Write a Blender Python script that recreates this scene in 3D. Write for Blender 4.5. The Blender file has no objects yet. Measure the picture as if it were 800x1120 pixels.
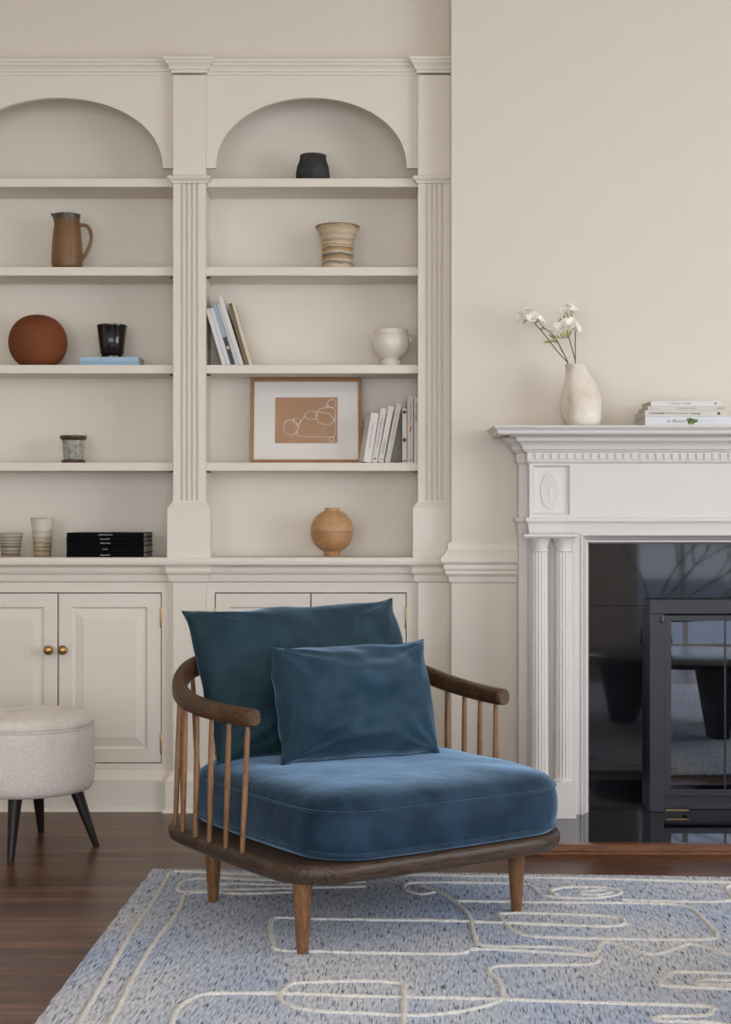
import bpy, bmesh, math, random
from mathutils import Vector, Matrix, noise
random.seed(7)
SC = bpy.context.scene
COL = SC.collection
F = 1700.0           # focal length in pixels of the 800 x 1120 frame; the camera looks along +Y from (0,0,1)
PI = math.pi


def PX(px, Y): return (px - 400) * Y / F
def PZ(py, Y): return 1 - (py - 565) * Y / F
def G(px, py, z=0.0):
    Y = F * (1 - z) / (py - 565)
    return Vector((PX(px, Y), Y, z))


# ------------------------------------------------------------------ materials
def mat(name, col, rough=.6, metal=0., spec=.5, bump=None, mottle=None, coat=0, sheen=None):
    """bump=(scale, strength[, stretch xyz]); mottle=(scale, col2, lo, hi[, stretch xyz])"""
    m = bpy.data.materials.new(name); m.use_nodes = True
    nt = m.node_tree; b = nt.nodes['Principled BSDF']
    b.inputs['Base Color'].default_value = (*col, 1)
    b.inputs['Roughness'].default_value = rough
    b.inputs['Metallic'].default_value = metal
    b.inputs['Specular IOR Level'].default_value = spec
    b.inputs['Coat Weight'].default_value = coat
    b.inputs['Coat Roughness'].default_value = .08
    if sheen:
        b.inputs['Sheen Weight'].default_value = sheen[0]
        b.inputs['Sheen Roughness'].default_value = sheen[1]
        b.inputs['Sheen Tint'].default_value = (*sheen[2], 1)
    tc = nt.nodes.new('ShaderNodeTexCoord')
    def coords(st):
        if not st: return tc.outputs['Object']
        mp = nt.nodes.new('ShaderNodeMapping'); mp.inputs['Scale'].default_value = st
        nt.links.new(tc.outputs['Object'], mp.inputs['Vector']); return mp.outputs['Vector']
    if mottle:
        n = nt.nodes.new('ShaderNodeTexNoise'); n.inputs['Scale'].default_value = mottle[0]
        n.inputs['Detail'].default_value = 5
        nt.links.new(coords(mottle[4] if len(mottle) > 4 else None), n.inputs['Vector'])
        r = nt.nodes.new('ShaderNodeValToRGB')
        r.color_ramp.elements[0].position = mottle[2]; r.color_ramp.elements[1].position = mottle[3]
        r.color_ramp.elements[0].color = (*col, 1); r.color_ramp.elements[1].color = (*mottle[1], 1)
        nt.links.new(n.outputs['Fac'], r.inputs['Fac']); nt.links.new(r.outputs['Color'], b.inputs['Base Color'])
    if bump:
        n = nt.nodes.new('ShaderNodeTexNoise'); n.inputs['Scale'].default_value = bump[0]; n.inputs['Detail'].default_value = 6
        nt.links.new(coords(bump[2] if len(bump) > 2 else None), n.inputs['Vector'])
        bp = nt.nodes.new('ShaderNodeBump'); bp.inputs['Strength'].default_value = bump[1]; bp.inputs['Distance'].default_value = .01
        nt.links.new(n.outputs['Fac'], bp.inputs['Height']); nt.links.new(bp.outputs['Normal'], b.inputs['Normal'])
    return m


def nodes_of(m): return m.node_tree.nodes, m.node_tree.links, m.node_tree.nodes['Principled BSDF']


def ramp(nt, stops, interp='LINEAR'):
    r = nt.nodes.new('ShaderNodeValToRGB'); cr = r.color_ramp; cr.interpolation = interp
    while len(cr.elements) < len(stops): cr.elements.new(.5)
    for e, (p, c) in zip(cr.elements, stops): e.position = p; e.color = (*c, 1)
    return r


M = {}
M['wall'] = mat('wall_paint', (.690, .642, .568), .85, spec=.2, bump=(60, .03))
M['joinery'] = mat('joinery_paint', (.725, .678, .598), .5, spec=.35)
M['mantel'] = mat('mantel_paint', (.675, .645, .615), .42, spec=.4)
M['ceiling'] = mat('ceiling_paint', (.82, .74, .62), .9)  # unseen ceiling; warm tint added so its bounce warms the upper walls
M['brass'] = mat('aged_brass', (.50, .31, .13), .33, metal=1, mottle=(30, (.35, .20, .08), .4, .7))
M['chrome'] = mat('chrome', (.10, .10, .11), .35, metal=1)
M['black_metal'] = mat('black_painted_metal', (.022, .022, .030), .38, spec=.5, bump=(180, .08))
M['firebrick'] = mat('sooty_brick', (.02, .018, .017), .9)
M['pin'] = mat('dark_pin', (.02, .018, .015), .5)
M['darkwood'] = mat('ebonised_wood', (.018, .012, .011), .38, spec=.3, bump=(40, .1, (1, 1, .1)))
M['table_black'] = mat('black_stained_wood', (.008, .008, .009), .25)

# polished black granite
m = M['granite'] = mat('black_granite', (.006, .006, .008), .04, spec=.75, mottle=(420, (.03, .032, .045), .62, .8))
# smoked fireplace glass: dark tint with a strong surface reflection
m = M['smoked_glass'] = mat('smoked_glass', (.003, .003, .004), .02)
nt = m.node_tree; b = nt.nodes['Principled BSDF']
gl = nt.nodes.new('ShaderNodeBsdfGlossy'); gl.inputs['Roughness'].default_value = .01; gl.inputs['Color'].default_value = (.92, .95, 1, 1)
mx = nt.nodes.new('ShaderNodeMixShader'); mx.inputs[0].default_value = .17
nt.links.new(b.outputs[0], mx.inputs[1]); nt.links.new(gl.outputs[0], mx.inputs[2])
nt.links.new(mx.outputs[0], nt.nodes['Material Output'].inputs['Surface'])
# window panes
m = M['pane'] = mat('window_glass', (1, 1, 1), .0)
nt = m.node_tree
tr = nt.nodes.new('ShaderNodeBsdfTransparent'); gl = nt.nodes.new('ShaderNodeBsdfGlossy'); gl.inputs['Roughness'].default_value = .01
mx = nt.nodes.new('ShaderNodeMixShader'); mx.inputs[0].default_value = .06
nt.links.new(tr.outputs[0], mx.inputs[1]); nt.links.new(gl.outputs[0], mx.inputs[2])
nt.links.new(mx.outputs[0], nt.nodes['Material Output'].inputs['Surface'])


def wood(name, c1, c2, rough=.45, scale=(14, 14, 1.2), axis=None, bumps=.25, coat=0, dark=(.02, .012, .008), pore=.5):
    """grain runs along local Z by default; scale stretches it"""
    m = mat(name, c1, rough, coat=coat, spec=.3); nt = m.node_tree; b = nt.nodes['Principled BSDF']
    tc = nt.nodes.new('ShaderNodeTexCoord'); mp = nt.nodes.new('ShaderNodeMapping'); mp.inputs['Scale'].default_value = scale
    nt.links.new(tc.outputs['Object'], mp.inputs['Vector'])
    n = nt.nodes.new('ShaderNodeTexNoise'); n.inputs['Scale'].default_value = 1.6; n.inputs['Detail'].default_value = 8; n.inputs['Distortion'].default_value = .8
    nt.links.new(mp.outputs['Vector'], n.inputs['Vector'])
    r = ramp(nt, [(.3, c1), (.7, c2)]); nt.links.new(n.outputs['Fac'], r.inputs['Fac'])
    n2 = nt.nodes.new('ShaderNodeTexNoise'); n2.inputs['Scale'].default_value = 14; n2.inputs['Detail'].default_value = 3
    nt.links.new(mp.outputs['Vector'], n2.inputs['Vector'])
    r2 = ramp(nt, [(.38, dark), (.52, (1, 1, 1))]); nt.links.new(n2.outputs['Fac'], r2.inputs['Fac'])
    mu = nt.nodes.new('ShaderNodeMixRGB'); mu.blend_type = 'MULTIPLY'; mu.inputs[0].default_value = pore
    nt.links.new(r.outputs[0], mu.inputs[1]); nt.links.new(r2.outputs[0], mu.inputs[2]); nt.links.new(mu.outputs[0], b.inputs['Base Color'])
    bp = nt.nodes.new('ShaderNodeBump'); bp.inputs['Strength'].default_value = bumps; bp.inputs['Distance'].default_value = .002
    nt.links.new(n2.outputs['Fac'], bp.inputs['Height']); nt.links.new(bp.outputs['Normal'], b.inputs['Normal'])
    return m


M['smoked_oak'] = wood('smoked_oak', (.060, .028, .012), (.115, .058, .027), .42, (9, 9, 9), pore=.6)
M['smoked_oak_x'] = wood('smoked_oak_seat_frame', (.046, .028, .018), (.090, .056, .036), .42, (1.2, 16, 16), pore=.6)
M['oak_stick'] = wood('oak_spindle', (.19, .092, .040), (.30, .160, .076), .45, (40, 40, 3.0), pore=.5)
M['oak_leg'] = wood('oak_leg', (.155, .074, .028), (.25, .126, .052), .4, (36, 36, 2.4), pore=.45)
M['frame_oak'] = wood('picture_frame_oak', (.30, .150, .065), (.40, .215, .105), .45, (8, 8, 8), pore=.25)
M['turned_wood'] = wood('turned_birch', (.44, .25, .12), (.54, .33, .17), .4, (6, 6, 9), pore=.12)
M['turned_wood_dark'] = wood('turned_burl', (.37, .195, .09), (.50, .29, .14), .4, (9, 9, 9), pore=.2)
M['hearth_wood'] = wood('hearth_trim_wood', (.115, .042, .018), (.22, .085, .035), .22, (1.2, 14, 14), pore=.4, coat=.4)

# hardwood floor: narrow dark planks along X
m = M['floor'] = mat('dark_hardwood', (.05, .02, .01), .22, spec=.32)
nt = m.node_tree; b = nt.nodes['Principled BSDF']
tc = nt.nodes.new('ShaderNodeTexCoord')
br = nt.nodes.new('ShaderNodeTexBrick'); br.offset = .37; br.offset_frequency = 3
br.inputs['Scale'].default_value = 1; br.inputs['Mortar Size'].default_value = .0009; br.inputs['Mortar Smooth'].default_value = .2
br.inputs['Brick Width'].default_value = 1.35; br.inputs['Row Height'].default_value = .060; br.inputs['Bias'].default_value = 0
br.inputs['Color1'].default_value = (0, 0, 0, 1); br.inputs['Color2'].default_value = (1, 1, 1, 1); br.inputs['Mortar'].default_value = (.5, .5, .5, 1)
nt.links.new(tc.outputs['Object'], br.inputs['Vector'])
mp = nt.nodes.new('ShaderNodeMapping'); mp.inputs['Scale'].default_value = (1.5, 26, 1)
nt.links.new(tc.outputs['Object'], mp.inputs['Vector'])
vadd = nt.nodes.new('ShaderNodeVectorMath'); vadd.operation = 'MULTIPLY_ADD'
nt.links.new(br.outputs['Color'], vadd.inputs[0]); vadd.inputs[1].default_value = (7, 3, 5); nt.links.new(mp.outputs[0], vadd.inputs[2])
n = nt.nodes.new('ShaderNodeTexNoise'); n.inputs['Scale'].default_value = 1.3; n.inputs['Detail'].default_value = 9; n.inputs['Distortion'].default_value = 1.4; n.inputs['Roughness'].default_value = .65
nt.links.new(vadd.outputs[0], n.inputs['Vector'])
r = ramp(nt, [(.30, (.024, .010, .005)), (.48, (.100, .044, .025)), (.68, (.23, .112, .064))]); nt.links.new(n.outputs['Fac'], r.inputs['Fac'])
hs = nt.nodes.new('ShaderNodeHueSaturation'); nt.links.new(r.outputs[0], hs.inputs['Color'])
mr = nt.nodes.new('ShaderNodeMapRange'); mr.inputs[3].default_value = .62; mr.inputs[4].default_value = 1.3
nt.links.new(br.outputs['Color'], mr.inputs[0]); nt.links.new(mr.outputs[0], hs.inputs['Value'])
mu = nt.nodes.new('ShaderNodeMixRGB'); nt.links.new(br.outputs['Fac'], mu.inputs[0]); nt.links.new(hs.outputs[0], mu.inputs[1]); mu.inputs[2].default_value = (.004, .002, .002, 1)
nt.links.new(mu.outputs[0], b.inputs['Base Color'])
rr = nt.nodes.new('ShaderNodeMapRange'); rr.inputs[3].default_value = .2; rr.inputs[4].default_value = .42
nt.links.new(n.outputs['Fac'], rr.inputs[0]); nt.links.new(rr.outputs[0], b.inputs['Roughness'])
bp = nt.nodes.new('ShaderNodeBump'); bp.inputs['Strength'].default_value = .12; bp.inputs['Distance'].default_value = .002
sb = nt.nodes.new('ShaderNodeMath'); sb.operation = 'SUBTRACT'
nt.links.new(n.outputs['Fac'], sb.inputs[0]); nt.links.new(br.outputs['Fac'], sb.inputs[1])
nt.links.new(sb.outputs[0], bp.inputs['Height']); nt.links.new(bp.outputs['Normal'], b.inputs['Normal'])


# velvet
def velvet(name, c1, c2, s0=.45, s1=.85, sr=.34):
    m = mat(name, c1, .62, spec=.15, sheen=(.6, sr, (.36, .56, .80)))
    nt = m.node_tree; b = nt.nodes['Principled BSDF']
    tc = nt.nodes.new('ShaderNodeTexCoord')
    n = nt.nodes.new('ShaderNodeTexNoise'); n.inputs['Scale'].default_value = 9; n.inputs['Detail'].default_value = 5; n.inputs['Distortion'].default_value = 1.2
    nt.links.new(tc.outputs['Object'], n.inputs['Vector'])
    r = ramp(nt, [(.33, c1), (.68, c2)]); nt.links.new(n.outputs['Fac'], r.inputs['Fac']); nt.links.new(r.outputs[0], b.inputs['Base Color'])
    n2 = nt.nodes.new('ShaderNodeTexNoise'); n2.inputs['Scale'].default_value = 13; n2.inputs['Detail'].default_value = 3
    nt.links.new(tc.outputs['Object'], n2.inputs['Vector'])
    mr = nt.nodes.new('ShaderNodeMapRange'); mr.inputs[1].default_value = .35; mr.inputs[2].default_value = .65; mr.inputs[3].default_value = s0; mr.inputs[4].default_value = s1
    nt.links.new(n2.outputs['Fac'], mr.inputs[0]); nt.links.new(mr.outputs[0], b.inputs['Sheen Weight'])
    n3 = nt.nodes.new('ShaderNodeTexNoise'); n3.inputs['Scale'].default_value = 11; n3.inputs['Detail'].default_value = 4
    nt.links.new(tc.outputs['Object'], n3.inputs['Vector'])
    bp = nt.nodes.new('ShaderNodeBump'); bp.inputs['Strength'].default_value = .35; bp.inputs['Distance'].default_value = .012
    nt.links.new(n3.outputs['Fac'], bp.inputs['Height']); nt.links.new(bp.outputs['Normal'], b.inputs['Normal'])
    return m


M['velvet'] = velvet('blue_velvet', (.004, .015, .030), (.014, .038, .066), .85, 1.0, .40)
M['velvet_back'] = velvet('blue_velvet_cushion', (.010, .028, .039), (.018, .044, .060), .40, .75, .38)
M['velvet_small'] = velvet('blue_velvet_small_cushion', (.013, .036, .057), (.024, .058, .088), .45, .8, .38)

# stool fabric
m = M['boucle'] = mat('woven_cream_fabric', (.60, .555, .50), .95, spec=.1, sheen=(.3, .5, (1, 1, 1)))
nt = m.node_tree; b = nt.nodes['Principled BSDF']
tc = nt.nodes.new('ShaderNodeTexCoord')
n = nt.nodes.new('ShaderNodeTexNoise'); n.inputs['Scale'].default_value = 330; n.inputs['Detail'].default_value = 2
nt.links.new(tc.outputs['Object'], n.inputs['Vector'])
nb = nt.nodes.new('ShaderNodeTexNoise'); nb.inputs['Scale'].default_value = 7; nb.inputs['Detail'].default_value = 3
mp = nt.nodes.new('ShaderNodeMapping'); mp.inputs['Scale'].default_value = (1.6, 1.6, .35)
nt.links.new(tc.outputs['Object'], mp.inputs[0]); nt.links.new(mp.outputs[0], nb.inputs['Vector'])
r = ramp(nt, [(.3, (.66, .60, .545)), (.62, (.90, .85, .80))]); nt.links.new(n.outputs['Fac'], r.inputs['Fac'])
r2 = ramp(nt, [(.34, (.80, .74, .68)), (.5, (1, 1, 1))]); nt.links.new(nb.outputs['Fac'], r2.inputs['Fac'])
mu = nt.nodes.new('ShaderNodeMixRGB'); mu.blend_type = 'MULTIPLY'; mu.inputs[0].default_value = .8
nt.links.new(r.outputs[0], mu.inputs[1]); nt.links.new(r2.outputs[0], mu.inputs[2]); nt.links.new(mu.outputs[0], b.inputs['Base Color'])
bp = nt.nodes.new('ShaderNodeBump'); bp.inputs['Strength'].default_value = .6; bp.inputs['Distance'].default_value = .003
nt.links.new(n.outputs['Fac'], bp.inputs['Height']); nt.links.new(bp.outputs['Normal'], b.inputs['Normal'])

# rug: cream pile flecked with blue and grey dashes that run along its length
m = M['rug'] = mat('flecked_wool', (.5, .5, .5), .95, spec=.05)
nt = m.node_tree; b = nt.nodes['Principled BSDF']
tc = nt.nodes.new('ShaderNodeTexCoord')
def nz(scale, st, detail=2, off=(0, 0, 0)):
    mp = nt.nodes.new('ShaderNodeMapping'); mp.inputs['Scale'].default_value = st; mp.inputs['Location'].default_value = off
    mp.inputs['Rotation'].default_value = (0, 0, .10)
    nt.links.new(tc.outputs['Object'], mp.inputs[0])
    q = nt.nodes.new('ShaderNodeTexNoise'); q.inputs['Scale'].default_value = scale; q.inputs['Detail'].default_value = detail
    nt.links.new(mp.outputs[0], q.inputs['Vector']); return q
base = ramp(nt, [(.3, (.37, .40, .46)), (.48, (.56, .585, .63)), (.62, (.71, .71, .725))]); q = nz(1, (170, 30, 1), 4); nt.links.new(q.outputs['Fac'], base.inputs['Fac'])
tint = ramp(nt, [(.40, (1, 1, 1)), (.66, (.72, .82, 1.0))]); q = nz(1, (2.6, 1.6, 1), 3, (3, 1, 0)); nt.links.new(q.outputs['Fac'], tint.inputs['Fac'])
m1 = nt.nodes.new('ShaderNodeMixRGB'); m1.blend_type = 'MULTIPLY'; m1.inputs[0].default_value = 1
nt.links.new(base.outputs[0], m1.inputs[1]); nt.links.new(tint.outputs[0], m1.inputs[2])
dash = ramp(nt, [(.0, (0, 0, 0)), (.555, (0, 0, 0)), (.66, (1, 1, 1))]); q = nz(1, (250, 20, 1), 3, (9, 4, 0)); nt.links.new(q.outputs['Fac'], dash.inputs['Fac'])
dcol = ramp(nt, [(.42, (.07, .075, .10)), (.60, (.10, .15, .28))]); q = nz(1, (7, 5, 1), 2, (1, 8, 0)); nt.links.new(q.outputs['Fac'], dcol.inputs['Fac'])
m2 = nt.nodes.new('ShaderNodeMixRGB'); nt.links.new(dash.outputs[0], m2.inputs[0]); nt.links.new(m1.outputs[0], m2.inputs[1]); nt.links.new(dcol.outputs[0], m2.inputs[2])
nt.links.new(m2.outputs[0], b.inputs['Base Color'])
q = nz(1, (260, 200, 1), 2, (2, 2, 0))
bp = nt.nodes.new('ShaderNodeBump'); bp.inputs['Strength'].default_value = .7; bp.inputs['Distance'].default_value = .004
nt.links.new(q.outputs['Fac'], bp.inputs['Height']); nt.links.new(bp.outputs['Normal'], b.inputs['Normal'])
M['rug_line'] = mat('cream_yarn', (.70, .675, .625), .95, spec=.05, bump=(160, 1), mottle=(120, (.82, .80, .75), .35, .65))

# ceramics and small things
M['charcoal_clay'] = mat('charcoal_clay', (.022, .022, .021), .75, bump=(40, .5), mottle=(22, (.05, .05, .047), .45, .75))
M['terracotta'] = mat('terracotta', (.155, .048, .018), .8, spec=.2, mottle=(8, (.20, .066, .026), .3, .7))
M['black_glaze'] = mat('black_glaze', (.010, .008, .009), .13, spec=.6)
M['white_glaze'] = mat('white_glaze', (.72, .675, .60), .25, coat=.2, mottle=(12, (.76, .72, .65), .3, .7))
M['celadon'] = mat('grey_green_glaze', (.20, .205, .175), .22, mottle=(60, (.36, .36, .31), .35, .62), coat=.4)
M['brown_rim'] = mat('brown_glaze', (.065, .035, .02), .3)
M['stem'] = mat('green_stem', (.035, .055, .018), .5)
M['bud'] = mat('green_bud', (.22, .26, .045), .5, mottle=(60, (.50, .48, .14), .4, .7))
M['petal'] = mat('white_petal', (.86, .84, .76), .6)
M['petal'].node_tree.nodes['Principled BSDF'].inputs['Subsurface Weight'].default_value = .15
M['petal'].node_tree.nodes['Principled BSDF'].inputs['Subsurface Radius'].default_value = (.01, .01, .008)
M['page'] = mat('book_pages', (.62, .59, .53), .9, bump=(3, .5, (1, 1, 250)))
M['page_grey'] = mat('magazine_pages', (.33, .33, .33), .9, bump=(3, .5, (1, 1, 250)))
M['page_top'] = mat('book_pages_upright', (.62, .58, .50), .9, bump=(3, .5, (250, 1, 1)))
M['mat_board'] = mat('mat_board', (.78, .765, .74), .9)
M['print_brown'] = mat('brown_print', (.33, .150, .060), .8, mottle=(9, (.42, .210, .095), .3, .7))
M['ink_white'] = mat('white_line', (.86, .82, .75), .8)
M['ink_dark'] = mat('dark_ink', (.05, .05, .05), .7)
M['ink_grey'] = mat('grey_ink', (.24, .24, .25), .7)
M['ink_pink'] = mat('pink_ink', (.42, .15, .15), .7)
M['ink_red'] = mat('red_ink', (.55, .08, .04), .7)
M['ink_light'] = mat('light_ink', (.55, .55, .55), .7)
M['leaf_print'] = mat('green_leaf_print', (.03, .07, .015), .7, mottle=(90, (.20, .27, .06), .45, .6))


def flat(name, c, rough=.55): 
    if name not in M: M[name] = mat(name, c, rough)
    return M[name]


def banded(name, stops, zs, distort=.5, rough=.5, nscale=8, coat=0):
    """horizontal wavy colour bands of a glaze; zs = height of the pot"""
    m = mat(name, stops[0][1], rough, coat=coat); nt = m.node_tree; b = nt.nodes['Principled BSDF']
    tc = nt.nodes.new('ShaderNodeTexCoord'); sp = nt.nodes.new('ShaderNodeSeparateXYZ'); nt.links.new(tc.outputs['Object'], sp.inputs[0])
    n = nt.nodes.new('ShaderNodeTexNoise'); n.inputs['Scale'].default_value = nscale; n.inputs['Detail'].default_value = 4
    mp = nt.nodes.new('ShaderNodeMapping'); mp.inputs['Scale'].default_value = (1, 1, 2.5); nt.links.new(tc.outputs['Object'], mp.inputs[0]); nt.links.new(mp.outputs[0], n.inputs['Vector'])
    a = nt.nodes.new('ShaderNodeMath'); a.operation = 'DIVIDE'; nt.links.new(sp.outputs[2], a.inputs[0]); a.inputs[1].default_value = zs
    c = nt.nodes.new('ShaderNodeMath'); c.operation = 'MULTIPLY_ADD'; nt.links.new(n.outputs['Fac'], c.inputs[0]); c.inputs[1].default_value = distort; nt.links.new(a.outputs[0], c.inputs[2])
    s = nt.nodes.new('ShaderNodeMath'); s.operation = 'SUBTRACT'; nt.links.new(c.outputs[0], s.inputs[0]); s.inputs[1].default_value = distort * .5
    r = ramp(nt, stops); nt.links.new(s.outputs[0], r.inputs['Fac']); nt.links.new(r.outputs[0], b.inputs['Base Color'])
    bp = nt.nodes.new('ShaderNodeBump'); bp.inputs['Strength'].default_value = .3; bp.inputs['Distance'].default_value = .004
    nt.links.new(n.outputs['Fac'], bp.inputs['Height']); nt.links.new(bp.outputs['Normal'], b.inputs['Normal'])
    return m


T, GY, OC, CR = (.36, .25, .15), (.13, .125, .10), (.38, .22, .06), (.56, .47, .35)
M['striped'] = banded('striped_stoneware', [(.10, CR), (.15, GY), (.19, CR), (.24, T), (.28, OC), (.32, GY), (.345, (.12, .115, .09)), (.37, CR), (.42, T), (.46, OC), (.49, GY), (.515, CR), (.55, OC), (.585, CR), (.64, T), (.70, CR), (.78, (.50, .36, .24)), (.84, CR), (.93, (.48, .35, .22)), (.97, (.22, .13, .07))], .158, .15, .6, 16)
M['jug_glaze'] = banded('brown_salt_glaze', [(.0, (.15, .072, .028)), (.5, (.20, .10, .04)), (.85, (.17, .085, .035)), (.955, (.13, .065, .03)), (.985, (.055, .05, .035))], .185, .10, .42, 14)
M['cup_glaze'] = banded('ringed_stoneware', [(0, (.30, .24, .17)), (.12, (.14, .11, .08)), (.16, (.38, .32, .25)), (.24, (.13, .10, .07)), (.28, (.40, .34, .27)), (.36, (.20, .16, .12)), (.40, (.03, .025, .02)), (.45, (.36, .31, .25)), (.52, (.12, .10, .07)), (.56, (.42, .37, .31)), (.64, (.16, .13, .10)), (.68, (.44, .39, .33)), (.76, (.17, .14, .10)), (.80, (.42, .37, .31)), (.93, (.32, .27, .21)), (.97, (.05, .035, .025))], .088, .05, .4, 26, .3)
M['tumbler_glaze'] = banded('dripped_stoneware', [(0, (.22, .15, .07)), (.08, (.46, .38, .25)), (.13, (.20, .14, .06)), (.18, (.50, .42, .30)), (.23, (.16, .12, .06)), (.27, (.46, .39, .27)), (.33, (.24, .18, .10)), (.37, (.50, .44, .33)), (.46, (.38, .32, .23)), (.5, (.56, .51, .42)), (.62, (.46, .41, .33)), (.66, (.60, .56, .48)), (.9, (.62, .58, .50)), (.95, (.42, .34, .24)), (.975, (.06, .04, .025))], .142, .16, .35, 22, .4)


M['stone_vase'] = mat('speckled_white_clay', (.58, .49, .39), .42, spec=.35, bump=(26, .5), mottle=(13, (.74, .69, .61), .30, .58))


# ------------------------------------------------------------------ mesh helpers
class MB:
    def __init__(s): s.v = []; s.f = []
    def add(s, vs, fs):
        o = len(s.v); s.v += [tuple(v) for v in vs]; s.f += [tuple(i + o for i in f) for f in fs]; return s
    def box(s, x0, x1, y0, y1, z0, z1):
        v = [(x, y, z) for x in (x0, x1) for y in (y0, y1) for z in (z0, z1)]
        return s.add(v, [(0, 1, 3, 2), (4, 6, 7, 5), (0, 4, 5, 1), (2, 3, 7, 6), (0, 2, 6, 4), (1, 5, 7, 3)])
    def loft(s, rings, closed=True, cap0=True, cap1=True):
        n = len(rings[0]); vs = [p for r in rings for p in r]; fs = []
        for i in range(len(rings) - 1):
            for j in range(n if closed else n - 1):
                a = i * n + j; b = i * n + (j + 1) % n; fs.append((a, b, b + n, a + n))
        if cap0: fs.append(tuple(reversed(range(n))))
        if cap1: fs.append(tuple(range((len(rings) - 1) * n, len(rings) * n)))
        return s.add(vs, fs)
    def lathe(s, prof, cx=0, cy=0, cz=0, seg=48, fn=None, cap0=True, cap1=True):
        rings = []
        for r, z in prof:
            ring = []
            for k in range(seg):
                a = 2 * PI * k / seg; p = Vector((r * math.cos(a), r * math.sin(a), z))
                if fn: p = fn(p, a)
                ring.append((p.x + cx, p.y + cy, p.z + cz))
            rings.append(ring)
        return s.loft(rings, True, cap0, cap1)
    def tube(s, pts, rad, seg=10, flat=1.0):
        pts = [Vector(p) for p in pts]; n = len(pts)
        if not hasattr(rad, '__len__'): rad = [rad] * n
        rings = []; up = None
        for i, p in enumerate(pts):
            t = (pts[min(i + 1, n - 1)] - pts[max(i - 1, 0)]).normalized()
            if up is None: up = Vector((0, 0, 1)) if abs(t.z) < .9 else Vector((1, 0, 0))
            sd = t.cross(up).normalized(); u2 = sd.cross(t).normalized(); up = u2
            rings.append([tuple(p + sd * (rad[i] * math.cos(2 * PI * k / seg)) + u2 * (rad[i] * flat * math.sin(2 * PI * k / seg))) for k in range(seg)])
        return s.loft(rings)
    def prism(s, poly, z0, z1):
        return s.loft([[(x, y, z0) for x, y in poly], [(x, y, z1) for x, y in poly]])
    def mould(s, path, prof, side=1):
        """sweep profile [(out, z)] along an XY polyline with mitred corners; out = to the right of travel * side"""
        P = [Vector(p) for p in path]; n = len(P); nr = []
        for i in range(n - 1):
            d = (P[i + 1] - P[i]).normalized(); nr.append(Vector((d.y, -d.x)) * side)
        rings = []
        for i in range(n):
            if i == 0: m_ = nr[0]
            elif i == n - 1: m_ = nr[-1]
            else:
                m_ = nr[i - 1] + nr[i]; m_ = m_ / max(.3, m_.dot(nr[i]))
            rings.append([(P[i].x + m_.x * o, P[i].y + m_.y * o, z) for o, z in prof])
        return s.loft(rings, True)
    def build(s, name, m, parent=None, smooth=False, bevel=0, seg=2, loc=(0, 0, 0), rz=0, weld=False):
        me = bpy.data.meshes.new(name); me.from_pydata(s.v, [], s.f)
        bm = bmesh.new(); bm.from_mesh(me)
        if weld: bmesh.ops.remove_doubles(bm, verts=bm.verts, dist=1e-5)
        bmesh.ops.recalc_face_normals(bm, faces=bm.faces)
        if bevel:
            es = [e for e in bm.edges if len(e.link_faces) == 2 and e.calc_face_angle(0) > .6]
            bmesh.ops.bevel(bm, geom=es, offset=bevel, segments=seg, affect='EDGES', clamp_overlap=True, profile=.5)
        bm.to_mesh(me); bm.free()
        me.materials.append(M[m] if isinstance(m, str) else m)
        if smooth:
            for p in me.polygons: p.use_smooth = True
            me.set_sharp_from_angle(angle=math.radians(smooth if smooth > 1 else 40))
        o = bpy.data.objects.new(name, me); COL.objects.link(o)
        o.location = loc; o.rotation_euler = (0, 0, rz)
        if parent: o.parent = parent
        return o


def tag(o, label=None, cat=None, group=None, kind=None):
    if label: o['label'] = label
    if cat: o['category'] = cat
    if group: o['group'] = group
    if kind: o['kind'] = kind
    return o


def empty(name, loc, label, cat, group=None, rz=0):
    o = bpy.data.objects.new(name, None); COL.objects.link(o); o.empty_display_size = .05
    o.location = loc; o.rotation_euler = (0, 0, rz); return tag(o, label, cat, group)


def structure(o): o['kind'] = 'structure'; return o


def lettering(txt, size, loc, rot, m, parent, name='lettering', align='CENTER', wscale=1.0):
    c = bpy.data.curves.new('t', 'FONT'); c.body = txt; c.size = size; c.align_x = align; c.align_y = 'CENTER'; c.extrude = .0002
    t = bpy.data.objects.new('t', c); COL.objects.link(t)
    dg = bpy.context.evaluated_depsgraph_get(); me = bpy.data.meshes.new_from_object(t.evaluated_get(dg)); me.name = name
    bpy.data.objects.remove(t); bpy.data.curves.remove(c)
    me.materials.clear(); me.materials.append(M[m])
    o = bpy.data.objects.new(name, me); COL.objects.link(o)
    o.location = loc; o.rotation_euler = rot; o.scale = (wscale, 1, 1)
    o.parent = parent
    return o


def catmull(pts, n=6, closed=False):
    P = [Vector(p) for p in pts]; out = []; N = len(P)
    rng = range(N if closed else N - 1)
    for i in rng:
        if closed: p0, p1, p2, p3 = P[(i - 1) % N], P[i], P[(i + 1) % N], P[(i + 2) % N]
        else: p0, p1, p2, p3 = P[max(i - 1, 0)], P[i], P[i + 1], P[min(i + 2, N - 1)]
        for k in range(n):
            t = k / n
            out.append(.5 * ((2 * p1) + (-p0 + p2) * t + (2 * p0 - 5 * p1 + 4 * p2 - p3) * t * t + (-p0 + 3 * p1 - 3 * p2 + p3) * t ** 3))
    if not closed: out.append(P[-1])
    return out


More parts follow.
